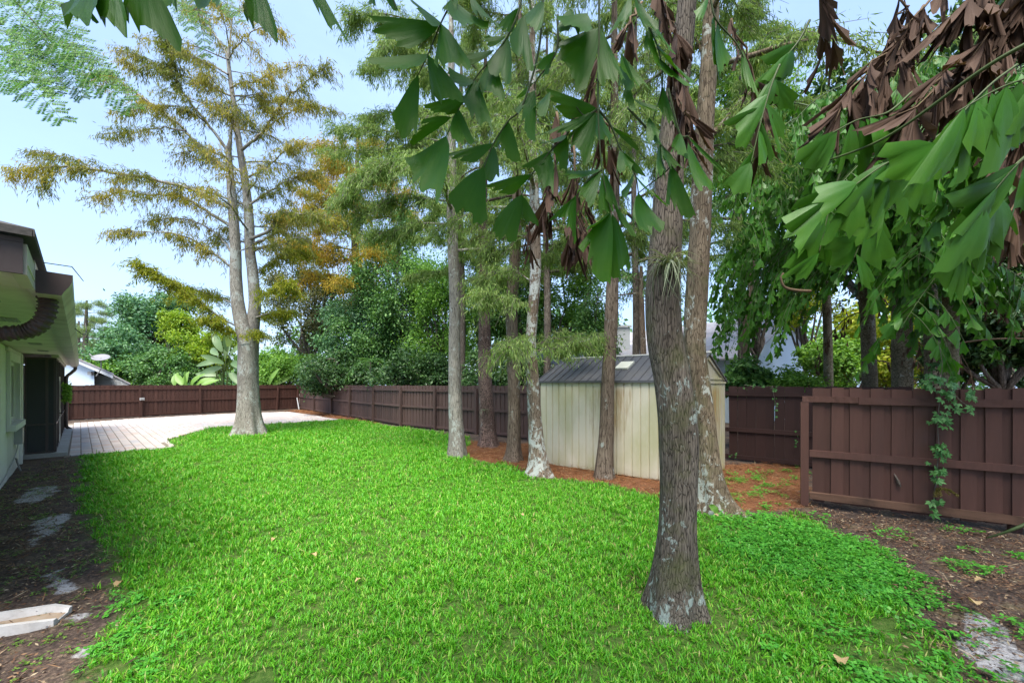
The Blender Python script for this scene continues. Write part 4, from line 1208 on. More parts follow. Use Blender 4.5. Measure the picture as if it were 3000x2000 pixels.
E1 = W(2209, 1043, 18.0)
h2 = thing('neighbour_house', 'grey shingled house with pale blue gable wall beyond the rear fence', 'house', (E1[0], E1[1], 0))
w_ = np.array((0.8, 0.6, 0)); e_v = np.array((-0.6, 0.8, 0))
def hp(a, b, z): return w_ * a + e_v * b + np.array((0, 0, z))
ze, za = E1[2], E1[2] + 2.35
m = MB().prism([hp(0, 0.3, 0), hp(9, 0.3, 0), hp(9, 0.3, ze), hp(4.5, 0.3, za), hp(0, 0.3, ze)], (0, 0, 0), tuple(e_v * 0.2))
m.prism([hp(0.2, 0.3, 0), hp(0.2, 12, 0), hp(0.2, 12, ze), hp(0.2, 0.3, ze)], (0, 0, 0), tuple(w_ * 0.2))
obj('wall', m.mesh('wall', M_blue), h2)
m = MB()
for (a0, a1) in ((-0.3, 4.5), (9.3, 4.5)):
    z0 = ze - 0.15
    m.prism([hp(a0, -0.1, z0), hp(a0, 13, z0), hp(a1, 13, za + 0.03), hp(a1, -0.1, za + 0.03)], (0, 0, 0.03), (0, 0, 0.09))
for k in range(16):     # courses of shingles on the visible slope
    f0, f1 = k / 16, (k + 1) / 16
    z0, z1 = ze - 0.15 + (za - ze + 0.18) * f0, ze - 0.15 + (za - ze + 0.18) * f1
    m.prism([hp(-0.3 + 4.8 * f0, -0.12, z0 + .092), hp(-0.3 + 4.8 * f0, 13, z0 + .092), hp(-0.3 + 4.8 * f1, 13, z1 + .092), hp(-0.3 + 4.8 * f1, -0.12, z1 + .092)], (0, 0, 0.018), (0, 0, 0.0))
obj('roof', m.mesh('roof', M_shingle_grey), h2)
m = MB().prism([hp(-0.35, 0.1, ze - 0.32), hp(4.5, 0.1, za - 0.12), hp(4.5, 0.1, za + 0.1), hp(-0.35, 0.1, ze - 0.10)], (0, 0, 0), tuple(-e_v * 0.22))
obj('rake_board', m.mesh('rake_board', M_blue), h2)
obj('vent_pipe', MB().tube(np.array([hp(3.6, 3.0, za - 0.6), hp(3.6, 3.0, za + 0.25)]), np.array((.09, .09)), 8).mesh('vent_pipe', M_metal), h2)
cp = W(1872, 1060, 20.0)
h3 = thing('neighbour_house', 'low house with pale chimney half hidden behind the shed', 'house', (cp[0], cp[1], 0))
m = MB().box(-6, 2.8, 0, 6, 0, 2.6); obj('wall', m.mesh('wall', M_blue), h3)
m = MB().prism([(-6.4, -0.4, 2.55), (3.0, -0.4, 2.55), (3.0, 3, 4.1), (-6.4, 3, 4.1)], (0, 0, 0), (0, 0, 0.1))
m.prism([(-6.4, 6.4, 2.55), (-6.4, 3, 4.1), (3.0, 3, 4.1), (3.0, 6.4, 2.55)], (0, 0, 0), (0, 0, 0.1))
obj('roof', m.mesh('roof', M_shingle_grey), h3)
obj('chimney', MB().box(-0.6, 0.2, 2.2, 3.0, 3.4, 5.1).box(-0.68, 0.28, 2.12, 3.08, 5.1, 5.22).mesh('chimney', M_siding), h3)
# ------------------------------------------------------------------ trees
def trunk_np(P, R, seg, rng, rough=0.05, flare=0.0, flare_h=0.45, lobes=5, nring=90):
    """a trunk with ridged, swelling sides; P path from the ground up, R radius"""
    PR = spline(np.hstack([np.asarray(P, float), np.asarray(R, float)[:, None]]), nring)
    Pn, Rn = PR[:, :3], np.maximum(PR[:, 3], 0.004)
    V, Fq, _ = tube_np(Pn, Rn, seg)
    V = V.reshape(nring, seg, 3)
    a = np.linspace(0, 2 * np.pi, seg, endpoint=False)[None, :]
    s = np.concatenate([[0], np.cumsum(np.linalg.norm(Pn[1:] - Pn[:-1], axis=1))])[:, None]
    k = np.zeros((nring, seg))
    for n, f, am in ((2, 0.7, 0.6), (3, 1.1, 0.5), (5, 1.6, 0.35), (9, 2.5, 0.25), (14, 4.0, 0.16), (23, 6.5, 0.12)):
        k += am * np.sin(n * a + f * s * rng.uniform(0.7, 1.3) + rng.uniform(0, 6.28) + 0.8 * np.sin(1.7 * s + rng.uniform(0, 6)))
    k *= rough
    if flare:
        ph = rng.uniform(0, 6.28)
        lob = (0.5 + 0.5 * np.cos(lobes * a + ph + 0.9 * np.sin(a * 2 + ph))) ** 1.3
        k += flare * np.exp(-s / flare_h) * (0.35 + lob) - flare * 0.18 * np.exp(-s / (flare_h * 2)) * (1 - lob)
    c = Pn[:, None, :]
    return (c + (V - c) * (1 + k[:, :, None])).reshape(-1, 3), Fq

def pixpath(lst, Y, dY=0.0):
    """lst of (px, py, width px) -> world path and radii at depth Y"""
    P, R = [], []
    n = len(lst)
    for i, q in enumerate(lst):
        y = Y + dY * i / max(1, n - 1)
        P.append(W(q[0], q[1], y)); R.append((q[2] if len(q) > 2 else 4) * 0.5 * y / F)
    return np.array(P), np.array(R)

def twigs_leaves(limb, rng, ntw, tlen, droop, nleaf, L, Wd, t0=0.2, hang=0.7, spread=0.06, bend=0.0, taper=0.5, trad=0.006):
    """drooping twigs along a limb, hung with narrow leaves; returns twig paths and leaf arrays"""
    limb = np.asarray(limb, float)
    Ls = spline(limb, 60)
    T = nrm(np.gradient(Ls, axis=0))
    t = t0 + (1 - t0) * rng.uniform(0, 1, ntw) ** 0.8
    i = np.clip((t * 59).astype(int), 0, 59)
    o, d0 = Ls[i], T[i]
    side = nrm(np.cross(d0, (0, 0, 1.0)))
    sg = rng.choice([-1.0, 1.0], ntw)[:, None]
    d = nrm(d0 * rng.uniform(0.2, 1.0, (ntw, 1)) + side * sg * rng.uniform(0.2, 1.0, (ntw, 1)) + np.array((0, 0, 1)) * rng.normal(0.15, 0.35, (ntw, 1)))
    ln = tlen * rng.uniform(0.35, 1.15, ntw) * (1 - taper * np.abs(t - 0.45))
    u = np.linspace(0, 1, 6)
    TW = o[:, None, :] + d[:, None, :] * (ln[:, None] * u)[:, :, None]
    TW[:, :, 2] -= droop * (ln[:, None] * u ** 2)
    TW[:, 1:, :] += rng.normal(0, 0.025, (ntw, 5, 3)) * ln[:, None, None]
    k = rng.integers(0, ntw, ntw * nleaf)
    s = rng.uniform(0.08, 1, len(k)) * 4.999
    q = s.astype(int); f = (s - q)[:, None]
    P = TW[k, q] * (1 - f) + TW[k, q + 1] * f
    P = P + rng.normal(0, spread, P.shape)
    D = nrm(rng.normal(0, 0.55, P.shape) + np.array((0, 0, -hang * 1.6)) + d[k] * 0.3)
    N = nrm(rng.normal(0, 1, P.shape))
    return TW, (P, D, N, L * rng.uniform(0.6, 1.3, len(k)), Wd * rng.uniform(0.6, 1.3, len(k)))

def cat_leaves(lst):
    return leaf_arrays(*[np.concatenate([x[i] for x in lst]) for i in range(5)])

def twig_mesh(tws, r, name):
    m = MB()
    for TW in tws:
        n = len(TW)
        for p in TW:
            m.tube(p[[0, 2, 5]], np.array((r, r * 0.7, r * 0.25)), 3, False)
    return m.mesh(name, M_twig)

def add_tree(name, label, trunks, bark, limbs, leafset, leafmat, base, cat='tree', group=None, bark_seg=20, twr=0.008):
    """trunks: list of (V, F); limbs: list of (path, radii)"""
    root = thing(name, label, cat, base, 0, group)
    for V, Fq in trunks:
        obj('trunk', mesh_np('trunk', V, Fq, bark, True), root, world=True)
    for P, R in limbs:
        V, Fq, _ = tube_np(P, R, 7)
        obj('branch', mesh_np('branch', V, Fq, bark, True), root, world=True)
    tws = [x[0] for x in leafset]
    if tws:
        tag(obj('twigs', twig_mesh(tws, twr, 'twigs'), root, world=True), kind='stuff')
        V, Fq = cat_leaves([x[1] for x in leafset])
        tag(obj('crown', mesh_np('crown', V, Fq, leafmat), root, world=True), kind='stuff')
    return root

def proc_limbs(P, rng, n, z0, z1, ln, az=None, up=0.25):
    """limbs springing from a trunk path between heights z0 and z1"""
    out = []
    Pn = spline(P, 80)
    for k in range(n):
        z = z0 + (z1 - z0) * (k + rng.uniform(0, 0.8)) / n
        i = int(np.argmin(np.abs(Pn[:, 2] - z)))
        a = k * 2.4 + rng.uniform(-0.5, 0.5) if az is None else rng.uniform(*az)
        L = ln * (1 - 0.5 * (z - z0) / (z1 - z0 + 1e-6)) * rng.uniform(0.7, 1.2)
        d = np.array((math.cos(a), math.sin(a), up))
        u = np.linspace(0, 1, 6)[:, None]
        q = Pn[i] + d * L * u + np.array((0, 0, -0.28 * L)) * u ** 2 + rng.normal(0, 0.03 * L, (6, 3)) * u
        out.append((spline(q, 14), np.linspace(0.035, 0.006, 14) * (L / 2.2)))
    return out

# --- the double-trunked cypress on the lawn, its limbs traced from the photograph
Y1T = 14.7
rng = np.random.default_rng(21)
Pm, Rm = pixpath([(730, 1278, 66), (729, 1225, 60), (727, 1150, 54), (726, 1080, 52), (727, 1010, 52), (726, 960, 56)], Y1T)
tA, rA = pixpath([(722, 1010, 38), (708, 950, 38), (697, 890, 34), (691, 810, 31), (690, 739, 28), (683, 625, 25), (674, 513, 19), (670, 446, 15), (676, 400, 8), (680, 310, 4)], Y1T - 0.12)
tB, rB = pixpath([(733, 1010, 36), (741, 950, 36), (747, 890, 32), (741, 800, 28), (733, 739, 26), (729, 640, 24), (722, 560, 21), (710, 482, 19), (697, 400, 16), (683, 290, 13), (672, 210, 11), (669, 170, 10), (674, 120, 5), (681, 40, 3)], Y1T + 0.15)
trunks = [trunk_np(Pm, Rm, 40, rng, 0.035, 0.55, 0.55, 6, 90), trunk_np(tA, rA, 18, rng, 0.05, nring=70), trunk_np(tB, rB, 18, rng, 0.05, nring=80)]
LIMBS = [  # points, start width, depth drift, twigs, twig length
    ([(690, 620), (670, 607), (580, 562), (491, 536), (402, 516), (290, 500), (179, 487), (112, 491), (20, 505)], 12, -2.0, 150, 1.0),
    ([(290, 500), (220, 470), (150, 450), (90, 440)], 4, -0.3, 40, 0.7),
    ([(179, 487), (140, 520), (120, 560)], 3, -.3, 26, 0.6),
    ([(685, 668), (616, 625), (558, 589), (513, 574), (424, 571), (357, 558), (290, 590)], 10, 1.2, 100, 0.9),
    ([(676, 500), (660, 495), (594, 442), (545, 384), (482, 330), (424, 290), (366, 250), (321, 223), (260, 240)], 10, 1.5, 120, 0.9),
    ([(545, 384), (480, 375), (400, 385), (300, 395)], 5, 1.0, 55, 0.7),
    ([(670, 446), (612, 366), (558, 304), (527, 254), (513, 200), (500, 165), (487, 125), (460, 60)], 9, -1.0, 90, 0.8),
    ([(612, 366), (560, 330), (490, 310), (420, 318), (340, 330)], 5, -1.4, 60, 0.7),
    ([(527, 254), (480, 200), (420, 170), (340, 140)], 4, -.6, 46, 0.7),
    ([(708, 440), (737, 415), (781, 375), (804, 330), (839, 290), (884, 250), (929, 214), (960, 190)], 9, -1.0, 90, 0.8),
    ([(781, 375), (830, 340), (880, 315), (935, 310), (990, 330)], 5, 1.0, 60, 0.7),
    ([(676, 258), (701, 246), (750, 236), (795, 214), (850, 200), (900, 190)], 6, -0.8, 60, 0.7),
    ([(684, 281), (732, 283), (777, 297), (830, 290), (900, 300)], 5, 1.3, 60, 0.7),
    ([(668, 219), (625, 192), (580, 174), (535, 152), (482, 129), (400, 110)], 6, 1.2, 65, 0.75),
    ([(675, 281), (625, 259), (571, 237), (513, 214), (446, 196), (370, 190)], 6, -1.0, 65, 0.75),
    ([(668, 175), (655, 140), (620, 90), (580, 40), (540, 10)], 5, 0.8, 45, 0.7),
    ([(672, 170), (690, 140), (730, 100), (780, 80), (830, 90)], 5, -0.8, 45, 0.7),
    ([(676, 60), (640, 20), (600, -20)], 3, 0.8, 26, 0.6), ([(681, 50), (720, 10), (770, -20)], 3, 0.8, 26, 0.6),
    ([(735, 700), (799, 670), (804, 634), (860, 625), (915, 627), (980, 640)], 9, -1.2, 90, 0.9),
    ([(745, 715), (790, 690), (850, 660), (930, 640), (1000, 600)], 9, 1.5, 90, 0.9),
    ([(730, 600), (790, 560), (860, 520), (930, 500)], 7, 1.2, 70, 0.9),
    ([(725, 520), (780, 490), (840, 440), (900, 420)], 6, -1.0, 65, 0.8),
    ([(690, 793), (638, 753), (580, 712), (513, 686), (402, 677), (330, 680)], 7, -1.2, 80, 0.8),
    ([(690, 760), (640, 690), (570, 650), (500, 640), (430, 650)], 6, 1.2, 66, 0.8),
]
limbs, leafs, low = [], [], []
for pts, w, dY, ntw, tl in LIMBS:
    q = [(x, y, max(2.0, w * (1 - 0.8 * i / (len(pts) - 1)))) for i, (x, y) in enumerate(pts)]
    P, R = pixpath(q, Y1T, dY)
    PR = spline(np.hstack([P, R[:, None]]), 30)
    PR[4:, :3] += rng.normal(0, 0.02, (26, 3))
    limbs.append((PR[:, :3], PR[:, 3]))
    leafs.append(twigs_leaves(PR[:, :3], rng, ntw, tl, 0.55, 20, 0.20, 0.026, 0.15, 0.8, 0.05))
for pth, n_, z0_, l_ in ((tA, 12, 6.5, 2.6), (tB, 22, 6.5, 3.0)):
    for P, R in proc_limbs(pth, rng, n_, z0_, 16.2, l_, None, 0.35):
        limbs.append((P, R * 0.8))
        leafs.append(twigs_leaves(P, rng, 30, 0.9, 0.5, 13, 0.19, 0.026, 0.25, 0.8, 0.06))
cyp = add_tree('cypress_tree', 'tall double-trunked cypress with yellowing feathery leaves at the edge of the patio', trunks, M_cy_pale, limbs, leafs, L_cy, G(730, 1278))
tag(cyp.children[0], 'pale trunk flaring at the ground and splitting in two')
# greener low sprays on the same tree
low = []
for pts, dY, ntw, tl in (([(705, 962), (643, 927), (558, 860), (482, 815), (411, 775)], -1.6, 110, 0.85), ([(705, 900), (640, 870), (570, 850), (520, 860)], 1.5, 60, 0.9), ([(715, 985), (660, 960), (600, 930)], -1.0, 36, 0.8),
                         ([(745, 880), (800, 850), (860, 830)], -1.0, 50, 0.8), ([(750, 930), (800, 915), (850, 915)], 0.8, 36, 0.6), ([(728, 985), (745, 975), (765, 970)], -.6, 16, 0.5), ([(735, 820), (790, 770), (850, 740), (900, 740)], 1.5, 70, 0.9)):
    P, R = pixpath([(x, y, 5) for x, y in pts], Y1T, dY)
    Ps = spline(P, 20)
    V, Fq, _ = tube_np(Ps, np.linspace(R[0], 0.006, 20), 6)
    obj('branch', mesh_np('branch', V, Fq, M_cy_pale, True), cyp, world=True)
    low.append(twigs_leaves(Ps, rng, ntw, tl, 0.45, 34, 0.20, 0.028, 0.15, 0.55, 0.05))
tag(obj('twigs', twig_mesh([x[0] for x in low], 0.006, 'twigs'), cyp, world=True), kind='stuff')
V, Fq = cat_leaves([x[1] for x in low])
tag(obj('low_foliage', mesh_np('low_foliage', V, Fq, L_cy_spray), cyp, world=True), kind='stuff', label='fresh yellow-green low sprays')

def row_tree(name, label, pix, Y, bark, leafmat, base, seed, seg=36, flare=0.5, rough=0.045, top=13.0, ln=2.6, nl=16, z0=4.6, extra=(), nring=110, dY=0.0, lobes=5, ntw=48, nleaf=34, hang=0.75, L=0.13, Wd=0.016, flare_h=0.35, group=None):
    rng = np.random.default_rng(seed)
    P, R = pixpath(pix, Y, dY)
    a = P[-1] - P[-2]
    a = np.array((a[0] * 0.3, 0, 1.0)); a /= a[2]
    zz = np.linspace(P[-1][2], top, 5)[1:]
    P = np.vstack([P, [P[-1] + a * (z - P[-1][2]) for z in zz]])
    R = np.concatenate([R, R[-1] * np.linspace(0.8, 0.15, 4)])
    P[0, 2] = -0.06
    tr = [trunk_np(P, R, seg, rng, rough, flare, flare_h, lobes, nring)]
    lim = proc_limbs(P, rng, nl, z0, top - 0.5, ln)
    for pts, w, dy in extra:
        p, r = pixpath([(x, y, max(2, w * (1 - .7 * i / len(pts)))) for i, (x, y) in enumerate(pts)], Y, dy)
        pr = spline(np.hstack([p, r[:, None]]), 18)
        lim.append((pr[:, :3], pr[:, 3]))
    ls = [twigs_leaves(p, rng, ntw, 0.75, 0.55, nleaf, L, Wd, 0.12, hang, 0.045) for p, r in lim]
    return add_tree(name, label, tr, bark, lim, ls, leafmat, (P[0][0], P[0][1], 0), group=group)

T2 = row_tree('cypress_tree', 'straight pale grey cypress trunk standing leftmost of the row by the shed', [(1338, 1340, 54), (1338, 1300, 48), (1336, 1240, 42), (1333, 1150, 38), (1331, 1000, 34), (1333, 900, 32), (1328, 760, 30), (1325, 650, 30), (1324, 520, 27), (1322, 380, 24), (1322, 200, 20)], 10.2, M_cy_pale, L_cy_green, None, 51, flare=0.22, z0=5.0, ln=3.0, nl=12,
    extra=[([(1325, 480), (1243, 478), (1157, 472), (1090, 500), (1020, 520)], 8, -1.0), ([(1325, 515), (1215, 508), (1075, 513), (1030, 560), (995, 590)], 7, 0.8), ([(1325, 590), (1200, 580), (1120, 600), (1040, 640)], 6, 1.2), ([(1322, 420), (1220, 400), (1100, 380), (980, 380)], 6, 0.5), ([(1322, 440), (1230, 430), (1120, 440), (960, 440)], 6, 1.5), ([(1322, 360), (1250, 330), (1150, 330), (1060, 350)], 5, 1.5), ([(1322, 250), (1230, 200), (1140, 190), (1080, 210)], 5, 0.8), ([(1322, 120), (1230, 70), (1120, 40), (1020, 50)], 5, -.6)], ntw=80, nleaf=40, L=0.16, Wd=0.020)
T3 = row_tree('pine_tree', 'reddish scaly pine trunk second in the row by the shed', [(1432, 1308, 58), (1430, 1270, 48), (1426, 1200, 44), (1421, 1100, 40), (1420, 1000, 36), (1418, 900, 32), (1416, 780, 28), (1415, 650, 26), (1416, 500, 24), (1420, 350, 20)], 12.0, M_pine, L_pine, None, 52, flare=0.25, rough=0.03, z0=7.5, ln=2.6, nl=10, ntw=20, nleaf=30, hang=0.2, L=0.2, Wd=0.008)
T4 = row_tree('cypress_tree', 'slim brown cypress trunk between the pine and the lichen-white trunk', [(1503, 1350, 56), (1505, 1310, 42), (1506, 1200, 38), (1504, 1080, 36), (1500, 950, 34), (1498, 900, 36), (1505, 800, 32), (1511, 720, 30), (1514, 650, 28), (1515, 500, 25), (1520, 300, 20)], 9.75, M_cy_brown, L_cy_green, None, 53, flare=0.25, z0=4.8, nl=12)
T5 = row_tree('cypress_tree', 'white lichen-covered cypress trunk at the left end of the shed', [(1578, 1394, 74), (1576, 1350, 54), (1570, 1280, 44), (1564, 1180, 40), (1559, 1080, 36), (1555, 1020, 33), (1560, 930, 32), (1568, 820, 32), (1569, 720, 32), (1566, 600, 28), (1562, 450, 24), (1560, 250, 20)], 8.1, M_cy_lichen, L_cy_green, None, 54, flare=0.35, z0=4.6, nl=12,
    extra=[([(1560, 895), (1500, 880), (1450, 866), (1400, 870)], 4, -.6), ([(1565, 830), (1500, 790), (1450, 800), (1400, 830)], 4, 0.9), ([(1556, 1028), (1620, 1022), (1690, 1005), (1750, 985)], 4, -.3), ([(1560, 1010), (1640, 990), (1720, 1000)], 3, 1.0), ([(1567, 700), (1500, 690), (1440, 720), (1420, 760)], 4, 1.2), ([(1556, 1000), (1520, 1000), (1490, 1020)], 3, -.8)], ntw=60, nleaf=34)
T6 = row_tree('cypress_tree', 'smooth brown cypress trunk in front of the middle of the shed', [(1770, 1400, 56), (1771, 1360, 48), (1777, 1250, 42), (1781, 1120, 38), (1788, 1000, 37), (1791, 930, 38), (1795, 820, 34), (1797, 700, 32), (1800, 550, 28), (1800, 350, 24)], 7.95, M_cy_brown, L_cy_green, None, 55, flare=0.22, rough=0.03, z0=4.8, nl=12, ln=2.4)
T7 = row_tree('cypress_tree', 'thick dark leaning trunk nearest the camera with white lichen spots', [(1975, 1800, 146), (1976, 1740, 130), (1980, 1640, 112), (1984, 1540, 100), (1988, 1420, 100), (1988, 1300, 106), (1982, 1200, 104), (1968, 1100, 98), (1950, 1000, 98), (1943, 900, 96), (1945, 800, 92), (1952, 680, 86), (1958, 560, 80), (1965, 430, 72), (1985, 250, 64), (2005, 80, 56), (2015, -80, 50)], 3.26, M_cy_near, L_cy_green, None, 56, seg=96, flare=0.42, rough=0.035, nring=220, z0=6.5, nl=8, ln=2.0, lobes=4, flare_h=0.30, top=10)
T8 = row_tree('cypress_tree', 'mossy pale cypress trunk with a wide root flare just behind the near trunk', [(2090, 1492, 130), (2082, 1450, 90), (2072, 1380, 74), (2066, 1300, 66), (2058, 1200, 62), (2046, 1110, 60), (2036, 1030, 60), (2036, 950, 62), (2042, 850, 62), (2047, 750, 60), (2052, 650, 58), (2058, 500, 54), (2066, 350, 48), (2078, 150, 44), (2084, -20, 40)], 5.95, M_cy_second, L_cy_green, None, 57, seg=64, flare=0.3, rough=0.05, nring=160, z0=6.4, nl=12, ln=2.6, lobes=5,
    extra=[([(2070, 400), (2110, 372), (2170, 300), (2240, 240)], 22, 0.4), ([(2060, 480), (2140, 470), (2240, 500)], 6, 1.2), ([(2066, 430), (2140, 420), (2260, 400)], 6, 0.9), ([(2075, 200), (2020, 60), (2000, -30)], 10, 0.5)], ntw=50)

for lab, px, Y, sd, mat in (('pale feathery cypress rising behind the rear fence left of the mossy trunk', 1860, 15.5, 61, L_cy_green), ('pale feathery cypress rising behind the side fence right of the pine', 1600, 17.5, 62, L_cy_green), ('pale feathery cypress towering behind the grey shingled house', 2170, 16.0, 63, L_cy_green), ('pale feathery cypress crown in the gap right of the sky', 1350, 19.0, 64, L_cy_green)):
    row_tree('cypress_tree', lab, [(px, 1140, 22), (px + 4, 900, 20), (px - 3, 600, 16), (px, 300, 13)], Y, M_far, mat, None, sd, seg=12, flare=0.0, z0=6.5, top=19, ln=4.2, nl=26, nring=50, ntw=60, nleaf=34, L=0.22, Wd=0.034)

# ------------------------------------------------------------------ trees and shrubs beyond the fences
def bush(name, label, px, top, bot, w, Y, mat, n, L, cat='tree', seed=1, aspect=0.5, nclump=46, clump=0.26, hang=0.0, droop=False, to_ground=True, trunk=True, depth=0.8, bark=None, group=None):
    rng = np.random.default_rng(seed)
    c = W(px, (top + bot) / 2, Y)
    rx = w / 2 * Y / F; rz = (bot - top) / 2 * Y / F; ry = min(rx * depth, 3.5)
    root = thing(name, label, cat, (c[0], Y, 0), 0, group)
    d = nrm(rng.normal(0, 1, (nclump, 3)))
    r = rng.uniform(0.25, 1.0, nclump) ** 0.55
    shape = 1 + 0.22 * np.sin(3 * np.arctan2(d[:, 2], d[:, 0]) + rng.uniform(0, 6)) + rng.normal(0, 0.08, nclump)
    C = c + d * (r * shape)[:, None] * np.array((rx, ry, rz)) * 0.86
    k = rng.integers(0, nclump, n)
    cr = clump * rng.uniform(0.6, 1.35, nclump) * (rx * rz) ** 0.5
    off = rng.normal(0, 0.55, (n, 3)) * cr[k][:, None] * np.array((1, 1, 0.7))
    if droop:
        off[:, 2] -= np.abs(rng.normal(0, 0.9, n)) * cr[k]
    P = C[k] + off
    P[:, 2] = np.maximum(P[:, 2], 0.05)
    D = nrm(rng.normal(0, 0.7, (n, 3)) + nrm(off) * 0.5 + np.array((0, 0, -0.25 - hang)))
    N = nrm(rng.normal(0, 0.6, (n, 3)) + np.array((0, -0.25, 0.9)))
    V, Fq = leaf_arrays(P, D, N, L * rng.uniform(0.55, 1.3, n), L * aspect * rng.uniform(0.7, 1.25, n))
    tag(obj('crown', mesh_np('crown', V, Fq, mat), root, world=True), kind='stuff')
    if trunk:
        m = MB()
        b = np.array((c[0], Y, -0.05))
        fork = b + (c - b) * 0.45
        m.tube(spline(np.array([b, (b + fork) / 2 + rng.normal(0, .05, 3), fork]), 8), np.linspace(0.05, 0.035, 8) * rx ** 0.5 * 2, 8)
        for q in rng.choice(nclump, min(12, nclump), False):
            mid = (fork + C[q]) / 2 + rng.normal(0, 0.12 * rx, 3)
            m.tube(spline(np.array([fork, mid, C[q]]), 8), np.linspace(0.03, 0.008, 8) * rx ** 0.5 * 2, 5)
        obj('trunk', m.mesh('trunk', bark or M_far, True), root, world=True)
    return root

TREES = [
    ('broadleaf_tree', 'tall spreading blue-green tree far behind the fence at the left', 440, 850, 1040, 280, 42, L_blue, 9000, 0.34, 'tree'),
    ('bamboo', 'yellow-green arching bamboo clump in front of the far trees', 525, 900, 990, 110, 39, L_lime, 2600, 0.42, 'bamboo'),
    ('broadleaf_tree', 'dense mid-green tree above the pale house', 380, 960, 1150, 230, 37, L_blue, 8000, 0.28, 'tree'),
    ('shrub', 'rounded dark green shrub left of the big paddle leaves', 480, 1010, 1150, 230, 34, L_mid, 8000, 0.24, 'shrub'),
    ('shrub', 'bright yellow-green shrub over the far fence behind the paddle leaves', 590, 955, 1090, 210, 36, L_lime, 6500, 0.26, 'shrub'),
    ('shrub', 'fresh green shrub beside the satellite dish', 340, 1030, 1150, 160, 36, L_bright, 4500, 0.24, 'shrub'),
    ('oak_tree', 'airy greyish oak with small leaves right of the double-trunked cypress', 905, 690, 1080, 330, 34, L_oak, 17000, 0.21, 'tree'),
    ('shrub', 'bright vine-covered bush at the far fence corner', 830, 1010, 1150, 260, 32.5, L_bright, 8000, 0.22, 'shrub'),
    ('shrub', 'leafy green shrub just right of the fence corner', 960, 1040, 1150, 200, 30, L_mid, 6000, 0.20, 'shrub'),
    ('vine_covered_tree', 'great dark tree smothered in vines behind the side fence', 1165, 610, 1150, 330, 26, L_mid, 21000, 0.20, 'tree'),
    ('vine_covered_tree', 'blue-green vine mass at the left of the great vine-covered tree', 1070, 790, 1150, 250, 27, L_blue, 11000, 0.20, 'tree'),
    ('vine_covered_tree', 'brighter green vine curtain behind the pale straight trunk', 1285, 640, 1130, 190, 23.5, L_bright, 9000, 0.17, 'tree'),
    ('broadleaf_tree', 'bright green tree behind the pine trunk', 1425, 660, 1130, 250, 21, L_bright, 11000, 0.16, 'tree'),
    ('broadleaf_tree', 'mid-green tree behind the slim brown trunk', 1530, 720, 1130, 210, 20, L_mid, 9000, 0.15, 'tree'),
    ('broadleaf_tree', 'light green tree rising behind the shed roof', 1655, 600, 1070, 250, 20, L_bright, 12000, 0.15, 'tree'),
    ('broadleaf_tree', 'loose green tree behind the right half of the shed roof', 1745, 830, 1110, 150, 17, L_mid, 4500, 0.13, 'tree'),
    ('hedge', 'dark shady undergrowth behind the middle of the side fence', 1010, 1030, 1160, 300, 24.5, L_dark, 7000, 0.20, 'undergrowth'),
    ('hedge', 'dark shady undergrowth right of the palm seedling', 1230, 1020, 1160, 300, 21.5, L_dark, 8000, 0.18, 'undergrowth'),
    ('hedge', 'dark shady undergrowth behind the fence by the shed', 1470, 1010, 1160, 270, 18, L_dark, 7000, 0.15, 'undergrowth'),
    ('weeping_tree', 'weeping small-leaved tree hanging over the grey shingled roof', 2215, 560, 960, 230, 13.5, L_mid, 9000, 0.10, 'tree'),
    ('shrub', 'broad-leaved bush at the right corner of the shed', 2190, 1048, 1180, 170, 11.2, L_mid, 3000, 0.17, 'shrub'),
    ('shrub', 'small-leaved bush spilling over the dark rear fence', 2320, 1085, 1180, 200, 10.4, L_bright, 3800, 0.085, 'shrub'),
    ('broadleaf_tree', 'sunlit yellow-green tree glowing behind the palm trunks', 2620, 880, 1150, 420, 15, L_yellow, 9000, 0.16, 'tree'),
    ('broadleaf_tree', 'sunlit yellowish tree above the blue gable wall', 2360, 790, 960, 170, 17, L_yellow, 3600, 0.14, 'tree'),
    ('shrub', 'bright green shrub left of the pale palm trunk', 2440, 960, 1160, 170, 12.5, L_bright, 4000, 0.12, 'shrub'),
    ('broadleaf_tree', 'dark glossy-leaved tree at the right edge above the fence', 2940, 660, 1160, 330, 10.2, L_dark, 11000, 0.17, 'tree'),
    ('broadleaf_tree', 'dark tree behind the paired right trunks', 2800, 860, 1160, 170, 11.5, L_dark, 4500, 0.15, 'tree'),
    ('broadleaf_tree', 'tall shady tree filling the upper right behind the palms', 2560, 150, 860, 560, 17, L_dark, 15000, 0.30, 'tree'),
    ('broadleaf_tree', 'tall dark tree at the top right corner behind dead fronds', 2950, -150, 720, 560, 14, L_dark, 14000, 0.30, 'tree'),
    ('broadleaf_tree', 'tall light green tree behind the mossy trunk', 2180, 60, 640, 240, 18, L_bright, 8000, 0.18, 'tree'),
]
for k, a in enumerate(TREES):
    wt = a[0] == 'weeping_tree'
    bush(*a[:8], int(a[8] * 1.7), a[9], a[10], seed=100 + k, nclump=(90 if a[8] > 10000 else 50), clump=(0.16 if a[8] > 10000 else 0.24), droop=(a[0] in ('weeping_tree', 'bamboo') or a[0].startswith('vine')), aspect=(0.28 if a[0] in ('bamboo', 'weeping_tree') else 0.55), hang=0.8 if wt else 0.1)
rng = np.random.default_rng(77)
n = 16000
xx = rng.uniform(-60, 75, n); yy = 52 + rng.normal(0, 3, n) + 0.1 * np.abs(xx)
hh = 6.5 + 2.5 * np.sin(xx * 0.22 + 1) + 1.6 * np.sin(xx * 0.61) + np.where(xx > -14, 5.0, 0)
P = np.stack([xx, yy, hh * rng.uniform(0.02, 1.0, n) ** 0.8], 1)
